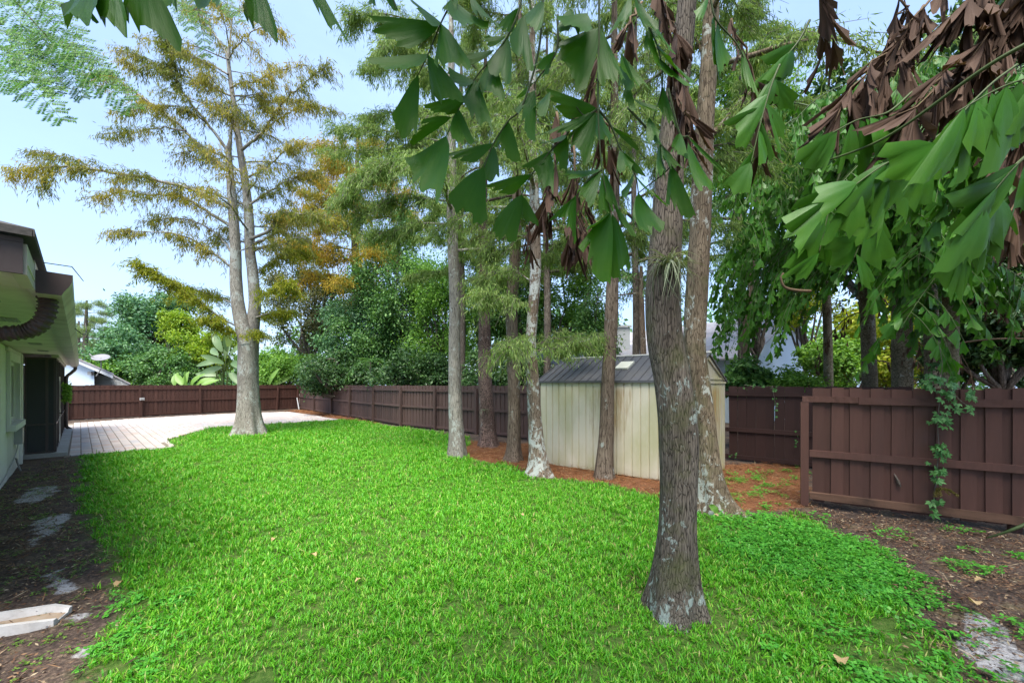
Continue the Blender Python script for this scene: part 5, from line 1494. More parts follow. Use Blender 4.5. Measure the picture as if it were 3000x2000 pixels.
V, Fq = leaf_arrays(P, nrm(rng.normal(0, 1, (n, 3))), nrm(rng.normal(0, 0.6, (n, 3)) + np.array((0, -.3, .8))), rng.uniform(0.5, 1.1, n), rng.uniform(0.35, 0.7, n))
tag(obj('distant_woods', mesh_np('distant_woods', V, Fq, L_mid)), kind='stuff', label='distant woods closing the view behind the gardens')

# the golden cypress behind the fence
rng = np.random.default_rng(88)
P, R = pixpath([(1040, 1150, 30), (1045, 900, 26), (1040, 700, 20), (1045, 500, 12), (1050, 380, 6)], 28.5)
P[0, 2] = 0
lim = proc_limbs(P, rng, 26, 7.5, 19.0, 6.0)
lim += [(spline(pixpath([(a, b) for a, b in pts], 28.5, dy)[0], 14), np.linspace(0.06, 0.01, 14)) for pts, dy in (([(1040, 700), (960, 660), (880, 640), (820, 650)], -2), ([(1040, 640), (950, 580), (870, 560)], 1), ([(1040, 740), (1110, 720), (1160, 760)], -1), ([(1040, 640), (1110, 600), (1180, 610)], 1), ([(1042, 760), (980, 760), (900, 740)], -2))]
ls = [twigs_leaves(p, rng, 44, 1.7, 0.35, 36, 0.30, 0.055, 0.1, 0.5, 0.14) for p, r in lim]
add_tree('cypress_tree', 'golden-leaved cypress standing behind the side fence', [trunk_np(P, R, 14, rng, 0.04)], M_far, lim, ls, L_cy_gold, P[0])
# pine far left: needle tufts on tiered limbs
rng = np.random.default_rng(89)
P, R = pixpath([(252, 1130, 14), (250, 1040, 13), (252, 960, 10), (254, 880, 5)], 46)
P[0, 2] = 0
lim = proc_limbs(P, rng, 20, 4.0, 11.6, 3.6)
ls = [twigs_leaves(p, rng, 16, 0.8, 0.1, 46, 0.42, 0.035, 0.3, -0.25, 0.16) for p, r in lim]
add_tree('pine_tree', 'light green pine far away above the house gutter', [trunk_np(P, R, 8, rng, 0.03)], M_far, lim, ls, L_pine, P[0], twr=0.015)
P, R = pixpath([(228, 1130, 10), (230, 1000, 8), (231, 940, 4)], 50)
P[0, 2] = 0
lim = proc_limbs(P, rng, 12, 4.0, 9.6, 2.6)
ls = [twigs_leaves(p, rng, 14, 0.8, 0.1, 40, 0.42, 0.035, 0.3, -0.25, 0.16) for p, r in lim]
add_tree('pine_tree', 'second smaller pine left of the far one, close to the gutter', [trunk_np(P, R, 8, rng, 0.03)], M_far, lim, ls, L_pine, P[0], twr=0.015)

# bare trunks between the shed roof and the grey house
for lab, pix, Y in (('thin brown trunk in front of the grey shingled roof', [(2183, 1140, 26), (2184, 1030, 24), (2190, 920, 22), (2206, 800, 18), (2215, 650, 14), (2220, 450, 8)], 12.5),
                    ('short brown trunk above the shed ridge', [(1886, 1140, 20), (1884, 1040, 18), (1880, 920, 16), (1878, 780, 10)], 15.0)):
    P, R = pixpath(pix, Y); P[0, 2] = 0
    lim = proc_limbs(P, rng, 7, 5.0, P[-1][2], 2.0)
    ls = [twigs_leaves(p, rng, 22, 0.9, 0.6, 18, 0.13, 0.035, 0.2, 0.8, 0.08) for p, r in lim]
    add_tree('slender_tree', lab, [trunk_np(P, R, 14, rng, 0.04)], M_cy_brown, lim, ls, L_mid, P[0])

# big paddle-leaved plants over the far fence
def paddle_leaf(L, Wd, bend, seed):
    rng = np.random.default_rng(seed)
    V, n = [], 9
    for i in range(n):
        u = i / (n - 1)
        w = Wd * (math.sin(math.pi * (0.06 + 0.92 * u)) ** 0.7) * 0.5
        z = -bend * u * u * L
        V += [(-w, u * L, z + w * 0.35 + rng.normal(0, .01)), (0, u * L, z), (w, u * L, z + w * 0.35 + rng.normal(0, .01))]
    Fq = []
    for i in range(n - 1):
        Fq += [(3 * i, 3 * i + 1, 3 * i + 4, 3 * i + 3), (3 * i + 1, 3 * i + 2, 3 * i + 5, 3 * i + 4)]
    return np.array(V), np.array(Fq)
def frame(pos, ydir, zhint, s=(1, 1, 1)):
    y = nrm(ydir); x = nrm(np.cross(y, zhint)); z = np.cross(x, y)
    return Matrix(((x[0] * s[0], y[0] * s[1], z[0] * s[2], pos[0]), (x[1] * s[0], y[1] * s[1], z[1] * s[2], pos[1]), (x[2] * s[0], y[2] * s[1], z[2] * s[2], pos[2]), (0, 0, 0, 1)))
def mobj(name, me, parent, M):
    o = bpy.data.objects.new(name, me); COL.objects.link(o); o.parent = parent
    o.matrix_parent_inverse = pworld(parent).inverted()
    o.matrix_basis = M
    return o
def paddle_plant(name, label, px, Y, tops, L, Wd, mat, seed):
    rng = np.random.default_rng(seed)
    b = W(px, 1125, Y); b[2] = 0
    root = thing(name, label, 'plant', b)
    mes = [mesh_np('leaf', *paddle_leaf(L, Wd, bd, seed + q), mat, True) for q, bd in enumerate((0.1, 0.3, 0.5))]
    m = MB()
    for (tx, ty, ax, ay) in tops:
        p = W(tx, ty, Y + rng.uniform(-.6, .6))
        d = nrm(np.array((ax, rng.normal(-0.2, 0.4), -ay)))
        o = mobj('leaf', mes[rng.integers(3)], root, frame(p, d, nrm(np.array((rng.normal(0, .5), -1.0, 0.5)))))
        m.tube(spline(np.array([b + rng.normal(0, 0.12, 3) * (1, 1, 0), (b + p) / 2 + rng.normal(0, .15, 3), p]), 10), np.linspace(0.05, 0.02, 10), 6)
    obj('stem', m.mesh('stem', M_rachis, True), root, world=True)
paddle_plant('bird_of_paradise', 'grey-green bird of paradise with big paddle leaves over the far fence', 655, 31, [(640, 1040, -1, -.6), (650, 1030, -.4, -1), (665, 1030, .3, -1), (675, 1035, 1, -.8), (640, 1060, -1, .1), (650, 1075, -1, .4), (680, 1060, .9, .2), (630, 1090, -1, .2), (660, 1050, .1, -1), (655, 1065, -.8, -.5), (640, 1100, -.9, -.2), (675, 1090, .6, .5), (668, 1015, .7, -.9), (648, 1010, -.8, -.8)], 1.5, 0.5, L_paddle, 11)
paddle_plant('banana_plant', 'low banana plant with broad bright leaves just above the far fence', 560, 26.5, [(535, 1128, -.8, -1), (550, 1130, -.3, -1), (560, 1130, .4, -1), (575, 1128, 1, -.9), (590, 1128, 1, -.5), (545, 1130, -.1, -1), (512, 1128, -.2, -1)], 1.0, 0.42, L_banana, 12)
paddle_plant('banana_plant', 'banana leaf with a browning edge beside the cypress trunk', 780, 29.5, [(770, 1130, -.6, -.4), (790, 1128, .3, -.8), (800, 1126, .8, -.5)], 1.3, 0.4, L_banana, 13)

# palm seedlings hanging over the side fence
def palm_seedling(label, px, py, Y, n, L, seed):
    rng = np.random.default_rng(seed)
    c = W(px, py, Y)
    root = thing('palm_seedling', label, 'palm', (c[0], c[1], 0))
    m = MB().tube(np.array([(c[0], c[1], 0), c]), np.array((0.05, 0.04)), 6)
    st = obj('stem', m.mesh('stem', M_far), root, world=True)
    for k in range(n):
        a = k * 2.4 + rng.uniform(-.3, .3)
        d = np.array((math.cos(a), math.sin(a) * 0.8, rng.uniform(0.3, 0.9)))
        u = np.linspace(0, 1, 12)[:, None]
        p = c + d * L * u + np.array((0, 0, -1.1 * L)) * u ** 2
        lv = []
        idx = rng.integers(1, 12, 70)
        T = nrm(np.gradient(p, axis=0))
        sd = nrm(np.cross(T, (0, 0, 1.)))
        sg = rng.choice([-1., 1.], 70)[:, None]
        V, Fq = leaf_arrays(p[idx] + rng.normal(0, .02, (70, 3)), nrm(sd[idx] * sg + T[idx] * 0.7 + np.array((0, 0, -0.35))), nrm(rng.normal(0, .3, (70, 3)) + (0, 0, 1)), rng.uniform(.25, .4, 70), rng.uniform(.025, .04, 70))
        mm = MB().add(V, Fq); mm.tube(p, np.linspace(.012, .004, 12), 4, False)
        obj('frond', mm.mesh('frond', L_mid), root, world=True)
palm_seedling('small feather palm drooping over the side fence', 1085, 1060, 22.0, 9, 1.4, 5)
palm_seedling('dark little palm at the left of the vine-covered tree', 990, 955, 26.0, 8, 1.3, 6)
# ------------------------------------------------------------------ fishtail palms
def fishtail(seed, nx, ny, side, curl=0.15, pleat=0.03, ragged=0.07):
    """one fishtail leaflet: a wedge fanning from its stalk at the origin to a ragged end at y = 1, pleated lengthwise"""
    rng = np.random.default_rng(seed)
    V, UV = [], []
    rag = rng.normal(0, ragged, nx + 1)
    notch = rng.integers(2, nx - 1) if nx > 5 else -1
    for j in range(ny + 1):
        v = j / ny
        for i in range(nx + 1):
            u = i / nx - 0.5
            wv = v ** 0.68 * 1.12
            y = v * (1 + side * u * 0.55 - 0.30 * u * u) + (rag[i] + (-0.10 if i == notch else 0)) * v ** 4
            z = pleat * math.sin(i * 2.6) * v - curl * v * v + 0.22 * u * u * v * (1 if seed % 2 else -1)
            V.append((u * wv, y, z)); UV.append((i / nx, v))
    V, UV = np.array(V), np.array(UV)
    i = np.arange(nx)[None, :] + np.arange(ny)[:, None] * (nx + 1)
    Fq = np.stack([i, i + 1, i + nx + 2, i + nx + 1], -1).reshape(-1, 4)
    return V, Fq, UV

def leafmesh(mat, seed, nx, ny, side, **kw):
    V, Fq, UV = fishtail(seed, nx, ny, side, **kw)
    return mesh_np('leaflet', V, Fq, mat, True, UV)
NEAR_L = [[leafmesh(M_fish, 10 * s + k, 12, 6, sd, pleat=0.012) for k in range(4)] for s, sd in enumerate((-1, 0.1, 1))]
MID_L = [leafmesh(M_fish2, 50 + k, 7, 3, (-1, 0, 1, 0.6)[k % 4], pleat=0.03, ragged=0.10) for k in range(6)]
DEAD_L = [leafmesh(M_dead, 70 + k, 7, 3, (-1, 0, 1, 0.6)[k % 4], curl=0.25, pleat=0.10, ragged=0.10) for k in range(5)]

def flat_leaflet(root, A, E1, E2, rng, meshes, tilt=0.0):
    """leaflet from its stalk end A to a ragged end between E1 and E2"""
    mid = (E1 + E2) / 2
    y = mid - A
    Lg = np.linalg.norm(y); y = y / Lg
    e = E2 - E1
    x = e - y * e.dot(y)
    wd = np.linalg.norm(x); x = x / (wd + 1e-9)
    z = np.cross(x, y)
    sk = e.dot(y) / (wd + 1e-9)
    set_ = meshes[0] if sk < -0.25 else meshes[2] if sk > 0.25 else meshes[1]
    M = Matrix(((x[0] * wd, y[0] * Lg, z[0] * Lg, A[0]), (x[1] * wd, y[1] * Lg, z[1] * Lg, A[1]), (x[2] * wd, y[2] * Lg, z[2] * Lg, A[2]), (0, 0, 0, 1)))
    return mobj('leaflet', set_[rng.integers(len(set_))], root, M)

ZA, ZB, ZC, ZR3 = (1000, 0, 2.24), (1600, 350, 1.792), (1600, 0, 1.792), (2000, 0, 2.24)
def zp(z, x, y): return z[0] + x / z[2], z[1] + y / z[2]
def hang_frond(label, leaves, chains, base, main, yl, seed, meshes=None):
    rng = np.random.default_rng(seed)
    root = thing('palm_frond', label, 'palm frond', base)
    m = MB()
    pts = []
    for z, ch, Yc in chains:
        P = np.array([W(*zp(z, x, y), Yc) for x, y in ch])
        pts.append((P, Yc))
        Ps = spline(P, 40)
        m.tube(Ps, np.linspace(0.0045, 0.0018, 40) * Yc / 1.35, 6)
    if main is not None:
        m.tube(spline(np.array(main), 40), np.linspace(0.012, 0.006, 40), 8)
    obj('rachis', m.mesh('rachis', M_rachis, True), root, world=True)
    for z, ax, ay, x1, y1, x2, y2 in leaves:
        px, py = zp(z, ax, ay)
        best, Yc = 1e9, yl
        for P, yc in pts:
            q = W(px, py, yc)
            dd = np.min(np.linalg.norm(spline(P, 60) - q, axis=1))
            if dd < best: best, Yc = dd, yc
        A = W(px, py, Yc)
        o1, o2 = rng.normal(-0.01, 0.035, 2)
        flat_leaflet(root, A, W(*zp(z, x1, y1), Yc + o1), W(*zp(z, x2, y2), Yc + o2), rng, meshes or NEAR_L)
    return root

A_ = ZA; B_ = ZB; C_ = ZC
hang_frond('large fishtail palm frond hanging in the top middle of the view', [
    (A_, 655, 150, 400, -20, 560, 170), (A_, 645, 160, 235, 150, 370, 375), (A_, 570, 355, 195, 450, 400, 545), (A_, 505, 490, 318, 855, 468, 940), (A_, 655, 155, 640, 440, 880, 520), (A_, 565, 360, 620, 650, 840, 700),
    (A_, 730, 0, 718, 210, 950, 260), (A_, 850, -30, 890, 150, 1030, 215), (A_, 1170, 50, 1020, 165, 1085, 240), (A_, 725, 770, 480, 808, 470, 945), (A_, 690, 890, 438, 1210, 690, 1312), (A_, 770, 715, 700, 930, 865, 985),
    (A_, 840, 630, 525, 690, 650, 765), (A_, 875, 520, 810, 760, 1000, 915), (A_, 870, 530, 690, 485, 740, 605), (A_, 985, 385, 900, 560, 1078, 760), (A_, 1005, 330, 800, 388, 830, 455), (A_, 1090, 240, 995, 500, 1132, 650), (A_, 1080, 240, 935, 258, 965, 325),
    (A_, 1200, 100, 1103, 400, 1248, 522), (A_, 1320, 0, 1205, 90, 1260, 335), (A_, 1000, 940, 718, 1008, 790, 1105), (A_, 935, 1100, 678, 1330, 892, 1492), (A_, 1000, 960, 925, 1200, 1055, 1170), (A_, 1095, 795, 1008, 960, 1172, 1112),
    (A_, 330, -40, 285, 30, 365, 85), (A_, 215, -30, 165, 35, 215, 60), (A_, 760, -60, 690, 30, 730, 190)],
    [(A_, [(780, -160), (730, 0), (655, 150), (570, 355), (505, 490)], 1.28), (A_, [(1200, -160), (1170, 50), (1090, 240), (985, 385), (875, 520), (770, 715), (690, 890)], 1.36), (A_, [(1330, -160), (1300, 300), (1190, 690), (1095, 795), (1000, 940), (935, 1100)], 1.47), (A_, [(300, -160), (330, -40), (360, 60)], 1.3)],
    W(1500, -100, 1.4), [W(1080, -110, 1.25), W(1300, -100, 1.3), W(1600, -90, 1.45), W(1900, -130, 1.7), W(2400, -260, 2.3), W(2900, -500, 3.0)], 1.4, 5)
hang_frond('fishtail palm frond ending in a large fan right of the middle', [
    (A_, 1185, 1275, 968, 1510, 1125, 1600), (A_, 1250, 1145, 918, 1228, 1115, 1265), (A_, 1185, 1280, 1195, 1430, 1312, 1492), (A_, 1375, 990, 1185, 1100, 1265, 1122), (A_, 1370, 1000, 1272, 1160, 1392, 1312), (A_, 1480, 880, 1308, 958, 1405, 965), (A_, 1480, 885, 1388, 1050, 1482, 1142),
    (A_, 1280, 530, 1128, 640, 1195, 610), (A_, 1270, 590, 1128, 790, 1252, 965), (A_, 1370, 600, 1285, 690, 1312, 852), (A_, 1410, 340, 1240, 445, 1330, 490), (A_, 1690, 185, 1398, 350, 1555, 655), (A_, 1700, 190, 1698, 605, 1845, 550), (A_, 1680, 715, 1368, 595, 1432, 770), (A_, 1675, 720, 1330, 888, 1445, 915),
    (A_, 1670, 735, 1478, 960, 1615, 1090), (A_, 1690, 720, 1655, 990, 1755, 880), (A_, 1770, 830, 1890, 900, 1955, 1012), (A_, 1715, 1110, 1448, 1155, 1505, 1195), (A_, 1700, 1120, 1548, 1300, 1645, 1375), (A_, 1720, 1125, 1685, 1405, 1775, 1400), (A_, 1725, 1130, 1795, 1310, 1875, 1380), (A_, 1540, 1290, 1335, 1418, 1385, 1425),
    (A_, 1540, 1280, 1438, 1500, 1525, 1572), (A_, 1765, 1390, 1545, 1725, 1762, 1838), (A_, 1775, 1400, 1838, 1835, 1960, 1735), (A_, 1770, 1390, 1625, 1545, 1665, 1520), (A_, 1785, 1330, 1860, 1500, 1955, 1562), (A_, 1835, 980, 1805, 1182, 1905, 1100), (A_, 1840, 990, 1945, 1130, 2012, 1142), (A_, 1920, 1130, 1865, 1320, 1905, 1300), (A_, 1930, 1150, 2025, 1300, 2132, 1392), (A_, 1950, 1265, 1915, 1510, 2082, 1552),
    (C_, 215, 70, 55, 140, 205, 225), (C_, 440, -20, 330, 200, 425, 160), (A_, 1500, 60, 1400, 250, 1580, 230)],
    [(A_, [(1540, 700), (1480, 880), (1375, 990), (1250, 1145), (1185, 1275)], 1.56), (A_, [(1420, 100), (1410, 340), (1280, 530), (1270, 590)], 1.5), (A_, [(1690, -160), (1692, 185), (1685, 715), (1712, 1115), (1770, 1395)], 1.5), (A_, [(1690, 720), (1770, 830), (1835, 985), (1925, 1140), (1950, 1265)], 1.58), (A_, [(1715, 1110), (1620, 1180), (1540, 1285)], 1.55), (A_, [(1685, 715), (1600, 760), (1540, 700)], 1.54)],
    W(1760, -100, 1.5), [W(1600, -110, 1.5), W(1760, -100, 1.5), W(2050, -120, 1.8), W(2500, -260, 2.4), W(2950, -520, 3.2)], 1.5, 6)
hang_frond('fishtail palm frond hanging in front of the thick leaning trunk', [
    (A_, 1840, 360, 1845, 540, 1995, 612), (A_, 2020, 770, 1995, 950, 2085, 930), (A_, 2095, 935, 2045, 1130, 2075, 1185), (A_, 2100, 945, 2115, 1100, 2160, 1110), (B_, 745, 85, 858, 258, 958, 318), (B_, 745, 120, 775, 385, 868, 398), (B_, 655, 235, 655, 490, 788, 508), (B_, 485, 385, 455, 600, 602, 612), (B_, 600, 130, 562, 300, 602, 312), (B_, 605, 140, 628, 262, 695, 250), (B_, 700, 70, 665, 182, 745, 212),
    (C_, 540, 140, 515, 330, 595, 352), (C_, 600, 310, 588, 420, 728, 482), (C_, 575, 220, 640, 400, 732, 470), (C_, 470, -20, 478, 180, 562, 205), (C_, 560, 110, 578, 260, 665, 300), (C_, 550, 630, 522, 742, 598, 762), (C_, 700, 700, 655, 790, 745, 842), (C_, 885, 90, 815, 250, 862, 402), (C_, 900, 110, 850, 382, 905, 405), (C_, 850, -20, 788, 110, 835, 132), (C_, 1030, 260, 1035, 470, 1112, 522), (C_, 610, 450, 598, 600, 685, 692), (C_, 395, 280, 395, 440, 485, 492), (C_, 430, 430, 400, 560, 470, 600), (C_, 460, 520, 540, 610, 590, 600)],
    [(C_, [(440, -160), (480, 0), (540, 140), (575, 220), (600, 310), (610, 450), (560, 630)], 1.75), (C_, [(800, -160), (860, -20), (890, 100), (1000, 230), (1050, 330)], 2.1), (B_, [(430, -60), (600, 130), (660, 235), (480, 390)], 1.78), (B_, [(640, -160), (700, 70), (745, 90), (760, 120)], 1.7)],
    W(1950, -100, 1.8), [W(1800, -90, 1.75), W(2000, -110, 1.85), W(2400, -240, 2.4), W(2950, -560, 3.4)], 1.75, 7)
Z1 = (0, 0, 2.24)
tl = hang_frond('blurred row of fishtail leaf ends hanging from the top left edge', [
    (Z1, 420, -330, 415, 20, 490, 135), (Z1, 560, -330, 545, 215, 735, 265), (Z1, 640, -330, 770, 225, 935, 275), (Z1, 870, -330, 880, 175, 1245, 385), (Z1, 1060, -330, 1170, 40, 1280, 145), (Z1, 1450, -330, 1375, 100, 1545, 88), (Z1, 1590, -330, 1700, 240, 1875, 275), (Z1, 1950, -330, 2035, 180, 2240, 305), (Z1, 2200, -330, 2230, -60, 2330, 30), (Z1, 1300, -330, 1240, -120, 1330, -60), (Z1, 1800, -330, 1800, -100, 1900, -60)],
    [(Z1, [(200, -420), (600, -370), (1100, -345), (1700, -350), (2300, -430)], 0.86)], W(500, -180, 0.86), [W(900, -190, 0.86), W(1300, -240, 0.95), W(1900, -420, 1.4), W(2600, -800, 2.4)], 0.86, 8)

# procedural fronds of the palm clump at the right
def frond_geo(base, az, el, L, rng, npair=13, droop=0.9, lf=0.19):
    u = np.linspace(0, 1, 24)[:, None]
    d = np.array((math.cos(az) * math.cos(el), math.sin(az) * math.cos(el), math.sin(el)))
    R = base + d * L * u + np.array((0, 0, -droop * L)) * u ** 2.1
    T = nrm(np.gradient(R, axis=0))
    tubes = [(R, np.linspace(0.022, 0.004, 24))]
    leaves = []
    for k in range(npair):
        t = 0.22 + 0.78 * k / (npair - 1)
        i = min(23, int(t * 23))
        sl = L * 0.30 * math.sin(math.pi * min(0.97, 0.15 + 0.8 * (1 - abs(t - 0.55) * 1.3))) + 0.1
        side = nrm(np.cross(T[i], (0, 0, 1.0)))
        for sg in (-1, 1):
            sd = nrm(side * sg * rng.uniform(0.7, 1.0) + T[i] * rng.uniform(0.3, 0.8) + np.array((0, 0, -0.15)))
            v = np.linspace(0, 1, 9)[:, None]
            S_ = R[i] + sd * sl * v + np.array((0, 0, -0.75 * sl)) * v ** 2
            tubes.append((S_, np.linspace(0.007, 0.002, 9)))
            TS = nrm(np.gradient(S_, axis=0))
            nl = max(3, int(sl / 0.085))
            for q in range(nl):
                f = 0.15 + 0.85 * (q + 0.5) / nl
                j = min(8, int(f * 8))
                fl = lf * rng.uniform(0.65, 1.25)
                dd = nrm(TS[j] * rng.uniform(0.3, 0.8) + np.cross(TS[j], (0, 0, 1.0)) * rng.choice([-1, 1]) * rng.uniform(0.2, 0.6) + np.array((0, 0, -rng.uniform(0.4, 1.1))))
                leaves.append((S_[j] + rng.normal(0, 0.01, 3), dd, nrm(rng.normal(0, 0.6, 3) + np.array((0, -0.4, 0.5))), fl, fl * rng.uniform(0.5, 0.85)))
    return tubes, leaves

SM_V, SM_F, SM_UV = fishtail(3, 3, 2, 0.6)
def stuff_leaflets(root, leaves, mat, name='leaflets'):
    if not leaves: return
    n = len(SM_V)
    VV, FF = np.zeros((len(leaves) * n, 3)), []
    for k, (p, d, nn, l, w) in enumerate(leaves):
        x = nrm(np.cross(d, nn)); z = np.cross(x, d)
        VV[k * n:(k + 1) * n] = p + SM_V[:, :1] * x * w + SM_V[:, 1:2] * d * l + SM_V[:, 2:] * z * l
        FF.append(SM_F + k * n)
    tag(obj(name, mesh_np(name, VV, np.vstack(FF), mat, True, np.tile(SM_UV, (len(leaves), 1))), root, world=True), kind='stuff')

def onscreen(p, m=40):
    px = 1500 + F * p[0] / p[1]; py = HY - (p[2] - EYE) * F / p[1]
    return p[1] > 0.3 and -m < px < 3000 + m and -m < py < 1150

def palm(label, px, Y, ztop, wpx, fronds, seed, lean=0.0, ndet=220, lf=0.19, dead=0, bark=None, vis=True):
    rng = np.random.default_rng(seed)
    b = W(px, HY, Y); b[2] = 0
    root = thing('fishtail_palm', label, 'palm', b)
    P = np.array([b + np.array((0, 0, -0.05)), b + np.array((lean * 0.2, 0, ztop * 0.3)), b + np.array((lean * 0.6, 0.05, ztop * 0.65)), b + np.array((lean, 0.1, ztop))])
    r = wpx / 2 * Y / F
    Vt, Ft = trunk_np(P, np.array((r * 1.1, r, r * 0.95, r * 0.6)), 22, rng, 0.04, 0.1)
    obj('trunk', mesh_np('trunk', Vt, Ft, bark or M_palmtrunk, True), root, world=True)
    Ps = spline(P, 60)
    every = []
    for z, az, el, L, droop in fronds:
        i = int(np.argmin(np.abs(Ps[:, 2] - z)))
        tubes, leaves = frond_geo(Ps[i], math.radians(az), math.radians(el), L, rng, droop=droop, lf=lf)
        if ndet == 0 and any(onscreen(lv[0], 250) for lv in leaves):
            continue          # these crowns stay out of the view
        m = MB()
        for q, rr in tubes: m.tube(q, rr, 5, False)
        fo = obj('frond', m.mesh('frond', M_rachis, True), root, world=True)
        every += [(fo, lv) for lv in leaves]
    size = [lv[3] / max(0.5, lv[0][1]) if onscreen(lv[0]) else 0 for _, lv in every]
    order = np.argsort(size)[::-1]
    rest = []
    for rank, k in enumerate(order):
        fo, (p, d, nn, l, w) = every[k]
        if rank < ndet and size[k] > 0:
            mobj('leaflet', MID_L[rng.integers(6)], fo, frame(p, d, nn, (w, l, l)))
        else:
            rest.append((p, d, nn, l, w))
    stuff_leaflets(root, rest, M_fish2)
    if dead:
        m = MB(); rest = []
        for k in range(dead):
            z = rng.uniform(2.2, ztop * 0.75)
            i = int(np.argmin(np.abs(Ps[:, 2] - z)))
            a = rng.uniform(0, 6.28)
            tubes, leaves = frond_geo(Ps[i], a, 0.2, rng.uniform(0.9, 1.5), rng, npair=6, droop=1.5, lf=0.16)
            for q, rr in tubes: m.tube(q, rr * 0.8, 4, False)
            rest += [(p, nrm(d + np.array((0, 0, -1.2))), nn, l, w * 0.5) for p, d, nn, l, w in leaves]
        obj('dead_stalk', m.mesh('dead_stalk', M_rachis_dead, True), root, world=True)
        stuff_leaflets(root, rest, M_dead, 'dead_leaflets')
    return root

def fr(rng, n, z0, z1, a0, a1, L0, L1, e0=5, e1=50, d0=0.6, d1=1.0):
    return [(rng.uniform(z0, z1), rng.uniform(a0, a1), rng.uniform(e0, e1), rng.uniform(L0, L1), rng.uniform(d0, d1)) for _ in range(n)]
rp = np.random.default_rng(9)
palm('pale ringed palm trunk with dry fronds slumped at its foot, left of the clump', 2552, 9.3, 8.4, 36, fr(rp, 16, 3.9, 8.3, 130, 300, 2.4, 3.3), 201, -0.25, dead=7)
palm('thick grey-green palm trunk standing in the middle of the clump', 2640, 8.6, 8.8, 46, fr(rp, 15, 4.6, 8.6, 120, 290, 2.4, 3.2), 202, 0.1, dead=2)
palm('slim palm trunk wrapped in creeper beside the pale speckled one', 2735, 8.2, 8.0, 34, fr(rp, 9, 4.3, 7.8, 130, 290, 2.2, 3.0), 203, -0.15, dead=1)
palm('pale speckled palm trunk just left of the dark leaves at the right', 2782, 7.4, 7.8, 36, fr(rp, 11, 3.9, 7.6, 120, 300, 2.2, 3.0), 204, 0.1, dead=1)
palm('palm standing beyond the right edge whose fronds reach into the view', 3130, 6.2, 7.0, 40, fr(rp, 14, 4.4, 6.8, 140, 250, 2.2, 3.0), 205, 0.0, lf=0.20)
palm('leafy palm crown left of the clump above the gable wall', 2430, 10.6, 9.5, 22, fr(rp, 16, 5.2, 9.4, 110, 290, 2.4, 3.4), 206, -0.2)
palm('near palm at the right whose big grey-green leaflets hang close by', 3500, 3.9, 5.4, 40, fr(rp, 7, 4.3, 5.3, 140, 200, 1.7, 2.2, 20, 50, 0.4, 0.7), 207, 0.0, ndet=260, lf=0.21)

# unseen palms added beside and behind the viewer to shade the near leaves
def palm_at(label, x, y, ztop, seed, n, az):
    q = np.random.default_rng(seed)
    P = [(q.uniform(ztop * .72, ztop), q.uniform(*az), q.uniform(5, 45), q.uniform(2.4, 3.2), q.uniform(0.45, 0.8)) for _ in range(n)]
    Y = 5.0
    global W
    W0 = W
    W = lambda px, py, Yq: np.array((x, y, 0.0))
    o = palm(label, 0, Y, ztop, 40, P, seed, 0.0, ndet=0)
    W = W0
    return o
palm_at('unseen fishtail palm added right of the viewer to shade the near leaflets', 3.6, -0.9, 5.6, 208, 15, (70, 240))
palm_at('unseen fishtail palm added behind the viewer to shade the near fronds and lawn', 0.9, -1.6, 6.0, 209, 14, (20, 170))
palm_at('unseen fishtail palm added beyond the right edge to shade the near fence', 6.6, 1.6, 6.6, 210, 15, (60, 250))

# dead brown fronds caught among the leaves
def dead_bunch(label, spots, Y, seed):
    rng = np.random.default_rng(seed)
    x0, y0 = spots[0][0], spots[0][1]
    root = thing('dead_frond', label, 'dead palm frond', W(x0, y0, Y))
    for (xa, ya, xb, yb, n, sz) in spots:
        m = MB()
        a, b = W(xa, ya, Y), W(xb, yb, Y + rng.normal(0, 0.1))
        u = np.linspace(0, 1, 10)[:, None]
        P = a + (b - a) * u + rng.normal(0, 0.006, (10, 3)) * Y
        m.tube(P, np.linspace(0.0032, 0.0015, 10) * Y, 5)
        obj('stalk', m.mesh('stalk', M_rachis_dead, True), root, world=True)
        for k in range(int(n * 1.5)):
            t = rng.uniform(0.05, 1)
            p = P[min(9, int(t * 9))]
            d = nrm((b - a) / (np.linalg.norm(b - a) + 1e-9) * 0.8 + rng.normal(0, 0.35, 3) + np.array((0, 0, -0.9)))
            l = sz * Y / F * rng.uniform(0.6, 1.2)
            mobj('leaflet', DEAD_L[rng.integers(5)], root, frame(p, d, nrm(rng.normal(0, 1, 3)), (l * rng.uniform(0.12, 0.30), l, l * 0.6)))
dead_bunch('thin brown dead strands hanging behind the middle palm leaflets', [(1640, 330, 1600, 660, 10, 110), (1690, 420, 1680, 720, 12, 110), (1760, 180, 1700, 330, 7, 110), (1780, 350, 1790, 480, 6, 100), (1600, 480, 1610, 640, 7, 90), (1710, 560, 1705, 760, 8, 90), (1550, 640, 1540, 740, 4, 70)], 2.3, 301)
dead_bunch('brown withered fronds hanging down the front of the leaning trunk', [(1920, -40, 1980, 130, 9, 130), (1960, 100, 2030, 330, 12, 120), (1975, 240, 2020, 420, 10, 110), (2010, 380, 2040, 480, 6, 90), (1880, 20, 1800, 110, 5, 110)], 2.6, 302)
dead_bunch('big brown dead frond crossing the upper right', [(2760, -40, 2430, 360, 26, 150), (2700, 20, 2600, 220, 14, 150), (2640, -30, 2660, 80, 10, 120), (2480, 290, 2540, 360, 6, 110)], 2.9, 303)
dead_bunch('dense dark brown dead fronds in the top right corner', [(3050, -60, 2640, 350, 34, 170), (3060, 40, 2760, 250, 24, 160), (2980, -60, 2850, 180, 22, 160), (2900, -80, 2780, 60, 16, 150), (3080, 180, 2900, 330, 16, 150), (2760, 230, 2650, 340, 8, 130)], 2.7, 304)
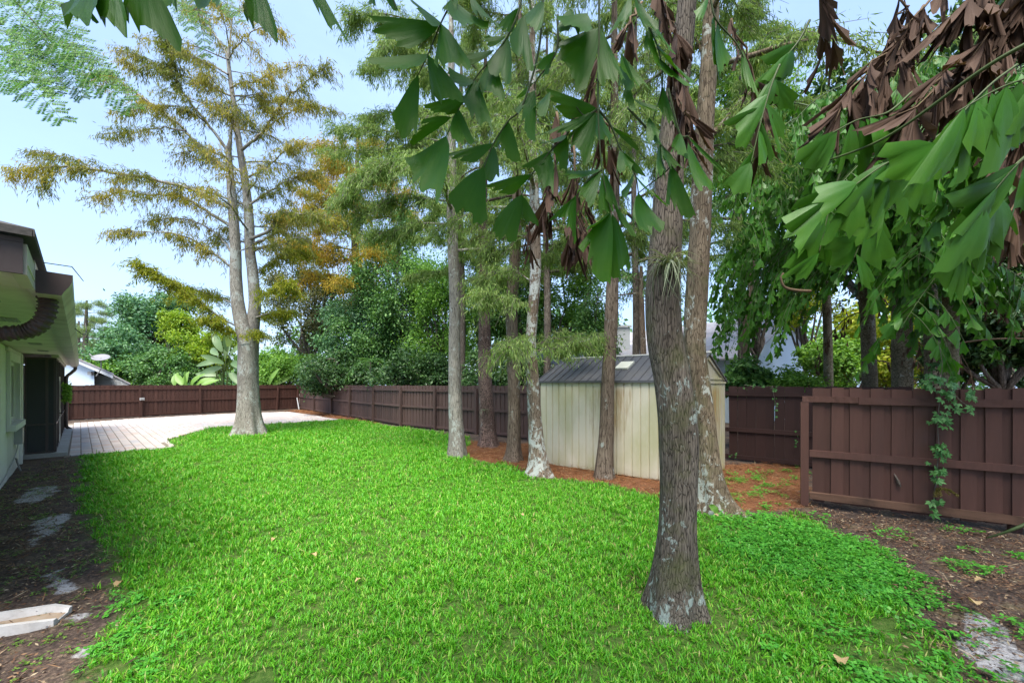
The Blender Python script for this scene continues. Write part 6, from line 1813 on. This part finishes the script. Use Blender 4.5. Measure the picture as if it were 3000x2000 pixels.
dead_bunch('pale brown dead frond hanging between the trunks and the palm mass', [(2410, -30, 2450, 140, 7, 120), (2150, 60, 2230, 330, 7, 110), (2230, 300, 2235, 430, 6, 110)], 3.0, 305)
dead_bunch('rust brown dead leaflets at the right edge below the leaves', [(3040, 330, 2880, 520, 10, 140), (3030, 450, 2960, 650, 8, 140), (2990, 600, 2950, 740, 6, 120)], 2.6, 306)

# close grey-green leaflets at the right
rng = np.random.default_rng(44)
lv, chs = [], []
for (x0, y0, x1, y1, Yc) in ((3060, 210, 2800, 330, 2.0), (2900, 250, 2700, 480, 2.2), (2700, 430, 2480, 560, 2.5), (3050, 420, 2880, 600, 2.1), (2960, 500, 2800, 760, 2.3), (2620, 500, 2500, 760, 2.6), (2450, 540, 2400, 740, 2.8), (2340, 120, 2260, 250, 3.0), (2260, 250, 2200, 480, 2.9), (2600, 330, 2420, 400, 2.7)):
    chs.append(((0, 0, 1.0), [(x0 + (x0 - x1) * .4, y0 - 60), (x0, y0), ((x0 + x1) / 2, (y0 + y1) / 2 - 12), (x1, y1)], Yc))
    for q in range(7):
        t = (q + rng.uniform(0, 1)) / 7
        ax, ay = x0 + (x1 - x0) * t, y0 + (y1 - y0) * t - 12 * math.sin(math.pi * t)
        ang = math.radians(90 + rng.normal(8, 26)); L = rng.uniform(95, 185) * 2.3 / Yc
        ex, ey = ax + math.cos(ang) * L, ay + math.sin(ang) * L
        w = L * rng.uniform(0.20, 0.42)
        sk = rng.uniform(-0.3, 0.3) * L
        lv.append(((0, 0, 1.0), ax, ay, ex + w * math.sin(ang), ey - w * math.cos(ang) + sk * .5, ex - w * math.sin(ang), ey + w * math.cos(ang) - sk * .5))
MID3 = [MID_L[0:1] + MID_L[4:5], MID_L[1:2] + MID_L[3:4] + MID_L[5:6], MID_L[2:3]]
hang_frond('close grey-green fishtail frond drooping at the right in front of the palms', lv, chs, W(2800, 300, 2.2), [W(3150, 60, 1.9), W(2900, 190, 2.1), W(2600, 400, 2.5), W(2400, 480, 2.8)], 2.2, 45, MID3)

# ------------------------------------------------------------------ feathery branch at the top left
fb = thing('feathery_branch', 'blurred ferny leaves of a tree hanging in at the top left corner', 'branch', W(100, -60, 1.6))
rng = np.random.default_rng(61)
def bipinnate(p0, p1, n, w, rng):
    """a twice-pinnate leaf: stalk, side stalks, hundreds of tiny leaflets"""
    u = np.linspace(0, 1, 12)[:, None]
    ax = nrm(p1 - p0); L = np.linalg.norm(p1 - p0)
    S_ = p0 + (p1 - p0) * u + np.array((0, 0, -0.06 * L)) * u ** 2
    m = MB(); m.tube(S_, np.linspace(0.0016, 0.0006, 12), 4, False)
    Pl, Dl, Nl = [], [], []
    pl = nrm(np.cross(ax, (0.25, -0.93, 0.25)))
    for k in range(n):
        t = 0.1 + 0.9 * k / (n - 1)
        o = S_[min(11, int(t * 11))]
        for sg in (-1, 1):
            ll = w * (0.55 + 0.45 * math.sin(math.pi * t)) * rng.uniform(0.85, 1.1)
            d = nrm(pl * sg * 0.8 + ax * 0.75 + rng.normal(0, 0.08, 3) + np.array((0, 0, -0.12)))
            m.tube(np.array([o, o + d * ll]), np.array((0.0007, 0.0004)), 3, False)
            nl = 17
            q = np.linspace(0.08, 1, nl)[:, None]
            c_ = o + d * ll * q
            s2 = nrm(np.cross(d, np.cross(ax, pl)))
            for s3 in (-1, 1):
                Pl.append(c_); Dl.append(np.tile(nrm(s2 * s3 + d * 0.35), (nl, 1)) + rng.normal(0, 0.1, (nl, 3))); Nl.append(np.tile(nrm(np.cross(ax, pl)), (nl, 1)) + rng.normal(0, 0.15, (nl, 3)))
    Pl, Dl, Nl = np.vstack(Pl), nrm(np.vstack(Dl)), nrm(np.vstack(Nl))
    V, Fq = leaf_arrays(Pl, Dl, Nl, np.full(len(Pl), w * 0.20), np.full(len(Pl), w * 0.060))
    m.add(V, Fq)
    return m.mesh('leaf', L_fern)
for (xa, ya, xb, yb, Y, n, w) in ((-40, 120, 175, 320, 1.5, 13, .085), (-60, 40, 150, 230, 1.6, 13, .09), (20, -60, 240, 150, 1.55, 12, .08), (140, 110, 375, 285, 1.4, 15, .085), (90, -40, 290, 180, 1.5, 12, .08), (90, 130, 170, 270, 1.6, 10, .07), (-40, -20, 120, 110, 1.7, 12, .09), (170, 150, 245, 280, 1.7, 10, .07), (100, 80, 190, 180, 1.65, 9, .08), (560, -60, 605, 140, 1.6, 12, .05), (500, -60, 560, 80, 1.8, 10, .06), (60, 60, 80, 200, 1.75, 10, .08), (-60, 180, 60, 260, 1.6, 9, .08), (620, -40, 700, 50, 1.9, 9, .06)):
    obj('leaf', bipinnate(W(xa, ya, Y), W(xb, yb, Y - 0.08), n, w, rng), fb, world=True)
m = MB()
m.tube(spline(np.array([W(-250, -250, 1.8), W(-40, -60, 1.6), W(20, -20, 1.55), W(140, 110, 1.5)]), 20), np.linspace(0.006, 0.002, 20), 6)
m.tube(spline(np.array([W(-250, -250, 1.8), W(200, -160, 1.65), W(560, -90, 1.7)]), 20), np.linspace(0.006, 0.002, 20), 6)
m.tube(spline(np.array([W(-250, -250, 1.8), W(-120, 0, 1.65), W(-60, 100, 1.6)]), 12), np.linspace(0.006, 0.002, 12), 6)
obj('twig', m.mesh('twig', M_stem, True), fb, world=True)

# ------------------------------------------------------------------ air plants on the trunks
def strap(L, w, droop, seed):
    rng = np.random.default_rng(seed)
    V = []
    n = 7
    for i in range(n):
        u = i / (n - 1)
        ww = w * (1 - u) ** 0.7 * 0.5 + 0.0004
        V += [(-ww, L * u * (1 - 0.3 * droop * u), L * (0.55 * u - droop * 1.15 * u * u) + ww * .5), (ww, L * u * (1 - 0.3 * droop * u), L * (0.55 * u - droop * 1.15 * u * u) + ww * .5)]
    return mesh_np('leaf', np.array(V), np.array([(2 * i, 2 * i + 1, 2 * i + 3, 2 * i + 2) for i in range(n - 1)]), L_air, True)
STR = [strap(1.0, 0.05, d, k) for k, d in enumerate((0.4, 0.7, 1.0, 1.3, 1.6))]
def airplant(label, px, py, Y, r, n, seed, back=0.4):
    rng = np.random.default_rng(seed)
    c = W(px, py, Y)
    root = thing('air_plant', label, 'air plant', c)
    for k in range(n):
        a = rng.uniform(0, 6.28)
        d = np.array((math.cos(a), math.sin(a) * (1 if math.sin(a) < 0 else back), 0))
        l = r * rng.uniform(0.5, 1.15)
        o = obj('leaf', STR[rng.integers(5)], root, tuple(rng.normal(0, r * 0.08, 3)), (rng.normal(0, .25), rng.normal(0, .25), a - math.pi / 2), l)
    return root
airplant('large spiky air plant tuft on the thick leaning trunk', 1960, 775, 3.10, 0.30, 150, 71)
airplant('small air plant on the slim brown trunk', 1492, 1035, 9.6, 0.45, 40, 72)
airplant('tiny air plant on the scaly pine trunk', 1420, 1200, 11.7, 0.25, 22, 73)
airplant('dark air plant high on the left limb of the double cypress', 598, 432, 14.0, 0.5, 40, 74)

# ------------------------------------------------------------------ creeper on the near fence
def creeper_leaf(seed):
    rng = np.random.default_rng(seed)
    m = MB()
    for q in range(5):
        a = math.radians(-80 + 40 * q)
        L = (0.6, 0.85, 1.0, 0.85, 0.6)[q]
        d = np.array((math.sin(a), math.cos(a), -0.15)); s = np.array((math.cos(a), -math.sin(a), 0))
        P = [np.zeros(3) + d * 0.06, d * L * .5 - s * L * .21 + (0, 0, .05), d * L * .72 - s * L * .13, d * L, d * L * .72 + s * L * .13, d * L * .5 + s * L * .21 + (0, 0, .05), d * L * .5]
        m.add(np.array(P), [np.array([(0, 6, 1)]), np.array([(1, 6, 3, 2)]), np.array([(0, 5, 6)]), np.array([(5, 4, 3, 6)])])
    return m.mesh('leaf', L_creeper)
CRL = [creeper_leaf(k) for k in range(3)]
def vine(label, paths, leaves, plane_Y, seed, size=0.085, group=None):
    """paths and leaves in photograph pixels, laid on the surface that plane_Y(px) gives the depth of"""
    rng = np.random.default_rng(seed)
    b = paths[0][0]
    root = thing('creeper_vine', label, 'vine', W(b[0], b[1], plane_Y(b[0])), 0, group)
    m = MB()
    for p in paths:
        P = np.array([W(x, y, plane_Y(x) - 0.015) for x, y in p])
        m.tube(spline(P, 24) + rng.normal(0, 0.003, (24, 3)), np.linspace(0.009, 0.003, 24), 5)
    obj('stem', m.mesh('stem', M_stem, True), root, world=True)
    for (x, y, n, sx, sy) in leaves:
        for k in range(n):
            qx, qy = x + rng.normal(0, sx), y + rng.normal(0, sy)
            p = W(qx, qy, plane_Y(qx) - rng.uniform(0.03, 0.11))
            s = size * rng.uniform(0.6, 1.25)
            nn = nrm(np.array((rng.normal(-.35, .4), -1.0, rng.normal(0.45, .3))))
            d = nrm(np.array((rng.normal(0, .7), rng.normal(-.2, .2), -rng.uniform(0.2, 1.0))))
            mobj('leaf', CRL[rng.integers(3)], root, frame(p, d, nn, (s, s, s)))
    return root
def fence_Y(px):
    k = (px - 1500) / F
    s = (k * na[1] - na[0]) / (nd[0] - k * nd[1])
    return na[1] + nd[1] * s - 0.04
vine('five-leaved green creeper climbing the near fence', [[(2735, 1495), (2740, 1420), (2750, 1330), (2748, 1230), (2755, 1160), (2760, 1080), (2750, 1000)], [(2760, 1120), (2810, 1170), (2850, 1200)], [(2755, 1110), (2790, 1140), (2800, 1190)]],
     [(2760, 1125, 22, 28, 20), (2720, 1110, 6, 14, 12), (2790, 1150, 8, 16, 14), (2808, 1190, 4, 10, 8), (2840, 1160, 6, 10, 12), (2848, 1195, 4, 8, 8), (2755, 1220, 16, 16, 14), (2752, 1325, 20, 18, 16), (2755, 1375, 7, 8, 8), (2742, 1408, 5, 8, 6), (2748, 1470, 7, 10, 8), (2735, 1490, 3, 5, 5)], fence_Y, 81)
fY2 = lambda px: ra[1] + rd[1] * (((px - 1500) / F * ra[1] - ra[0]) / (rd[0] - (px - 1500) / F * rd[1])) - 0.06
vine('thin strand of ivy hanging down the dark rear fence', [[(2262, 1130), (2270, 1170), (2280, 1210)], [(2180, 1128), (2230, 1132), (2290, 1130)]], [(2268, 1140, 8, 6, 10), (2275, 1185, 9, 5, 18), (2200, 1130, 8, 20, 5), (2270, 1220, 2, 4, 4), (2335, 1290, 6, 3, 20), (2150, 1335, 6, 10, 6)], fY2, 82, 0.05)
# creeper on the palm trunk behind the fence
vine('creeper climbing the slim palm trunk above the near fence', [[(2750, 1130), (2748, 1000), (2735, 900)]], [(2750, 1090, 18, 22, 18), (2745, 1040, 12, 14, 16), (2752, 985, 10, 12, 14), (2748, 930, 9, 10, 12), (2742, 890, 5, 10, 10), (2770, 1010, 4, 10, 10)], lambda px: 7.7, 83, 0.11)
df = thing('dry_fern', 'small brownish fern growing out of the near fence below the creeper', 'fern', W(2752, 1440, fence_Y(2752)))
rng = np.random.default_rng(84)
for k in range(12):
    a = rng.uniform(-1.5, 1.5)
    p0 = W(2752, 1432, fence_Y(2752) - .02); d = nrm(np.array((math.sin(a), -0.5, 0.35)))
    u = np.linspace(0, 1, 10)[:, None]
    P = p0 + d * 0.17 * u + np.array((0, 0, -0.13)) * u ** 2
    idx = np.repeat(np.arange(1, 10), 8)
    V, Fq = leaf_arrays(P[idx] + rng.normal(0, .004, (72, 3)), nrm(rng.normal(0, .7, (72, 3)) + d * .5), nrm(rng.normal(0, 1, (72, 3))), rng.uniform(.015, .03, 72), rng.uniform(.006, .012, 72))
    obj('frond', MB().add(V, Fq).tube(P, np.linspace(.002, .001, 10), 4, False).mesh('frond', L_fernbrown), df, world=True)
# lone broad leaf at the foot of the mossy trunk
ll = thing('taro_seedling', 'single bright arrow-shaped leaf at the foot of the mossy trunk', 'seedling', G(2090, 1487))
V, Fq = paddle_leaf(0.16, 0.10, 0.2, 3)
mobj('leaf', mesh_np('leaf', V, Fq, L_banana, True), ll, frame(W(2080, 1478, 5.6), np.array((0.5, -0.2, -0.5)), np.array((-.2, -1, .5))))
obj('stem', MB().tube(np.array([G(2088, 1488), W(2080, 1478, 5.6)]), np.array((.006, .004)), 5).mesh('stem', M_rachis), ll, world=True)
# out-of-focus twig end at the right edge
tw = obj('bare_twig', MB().tube(spline(np.array([W(3040, 1520, 1.2), W(2980, 1545, 1.2), W(2935, 1562, 1.22), W(2890, 1575, 1.25)]), 16), np.linspace(.006, .002, 16), 6).mesh('bare_twig', M_rachis, True))
tag(tw, 'pale green bare twig poking in at the right edge in front of the fence', 'twig')
# long dead stalks leaning out of the palm clump
for lab, pts, w in (('long tan palm stalk arching right from the speckled trunk', [(2795, 1010), (2840, 1000), (2930, 992), (3040, 992)], 6), ('reddish dry palm stalk leaning up to the right from the speckled trunk', [(2780, 950), (2830, 900), (2900, 850), (2990, 800)], 8), ('thin bent branch with a hook above the gable wall', [(2375, 853), (2330, 850), (2298, 840), (2288, 815), (2295, 800)], 9)):
    P, R = pixpath([(x, y, w) for x, y in pts], 7.2)
    tag(obj('dry_stalk', MB().tube(spline(P, 20), np.linspace(R[0], R[0] * .6, 20), 7).mesh('dry_stalk', M_rachis_dead, True)), lab, 'stalk')
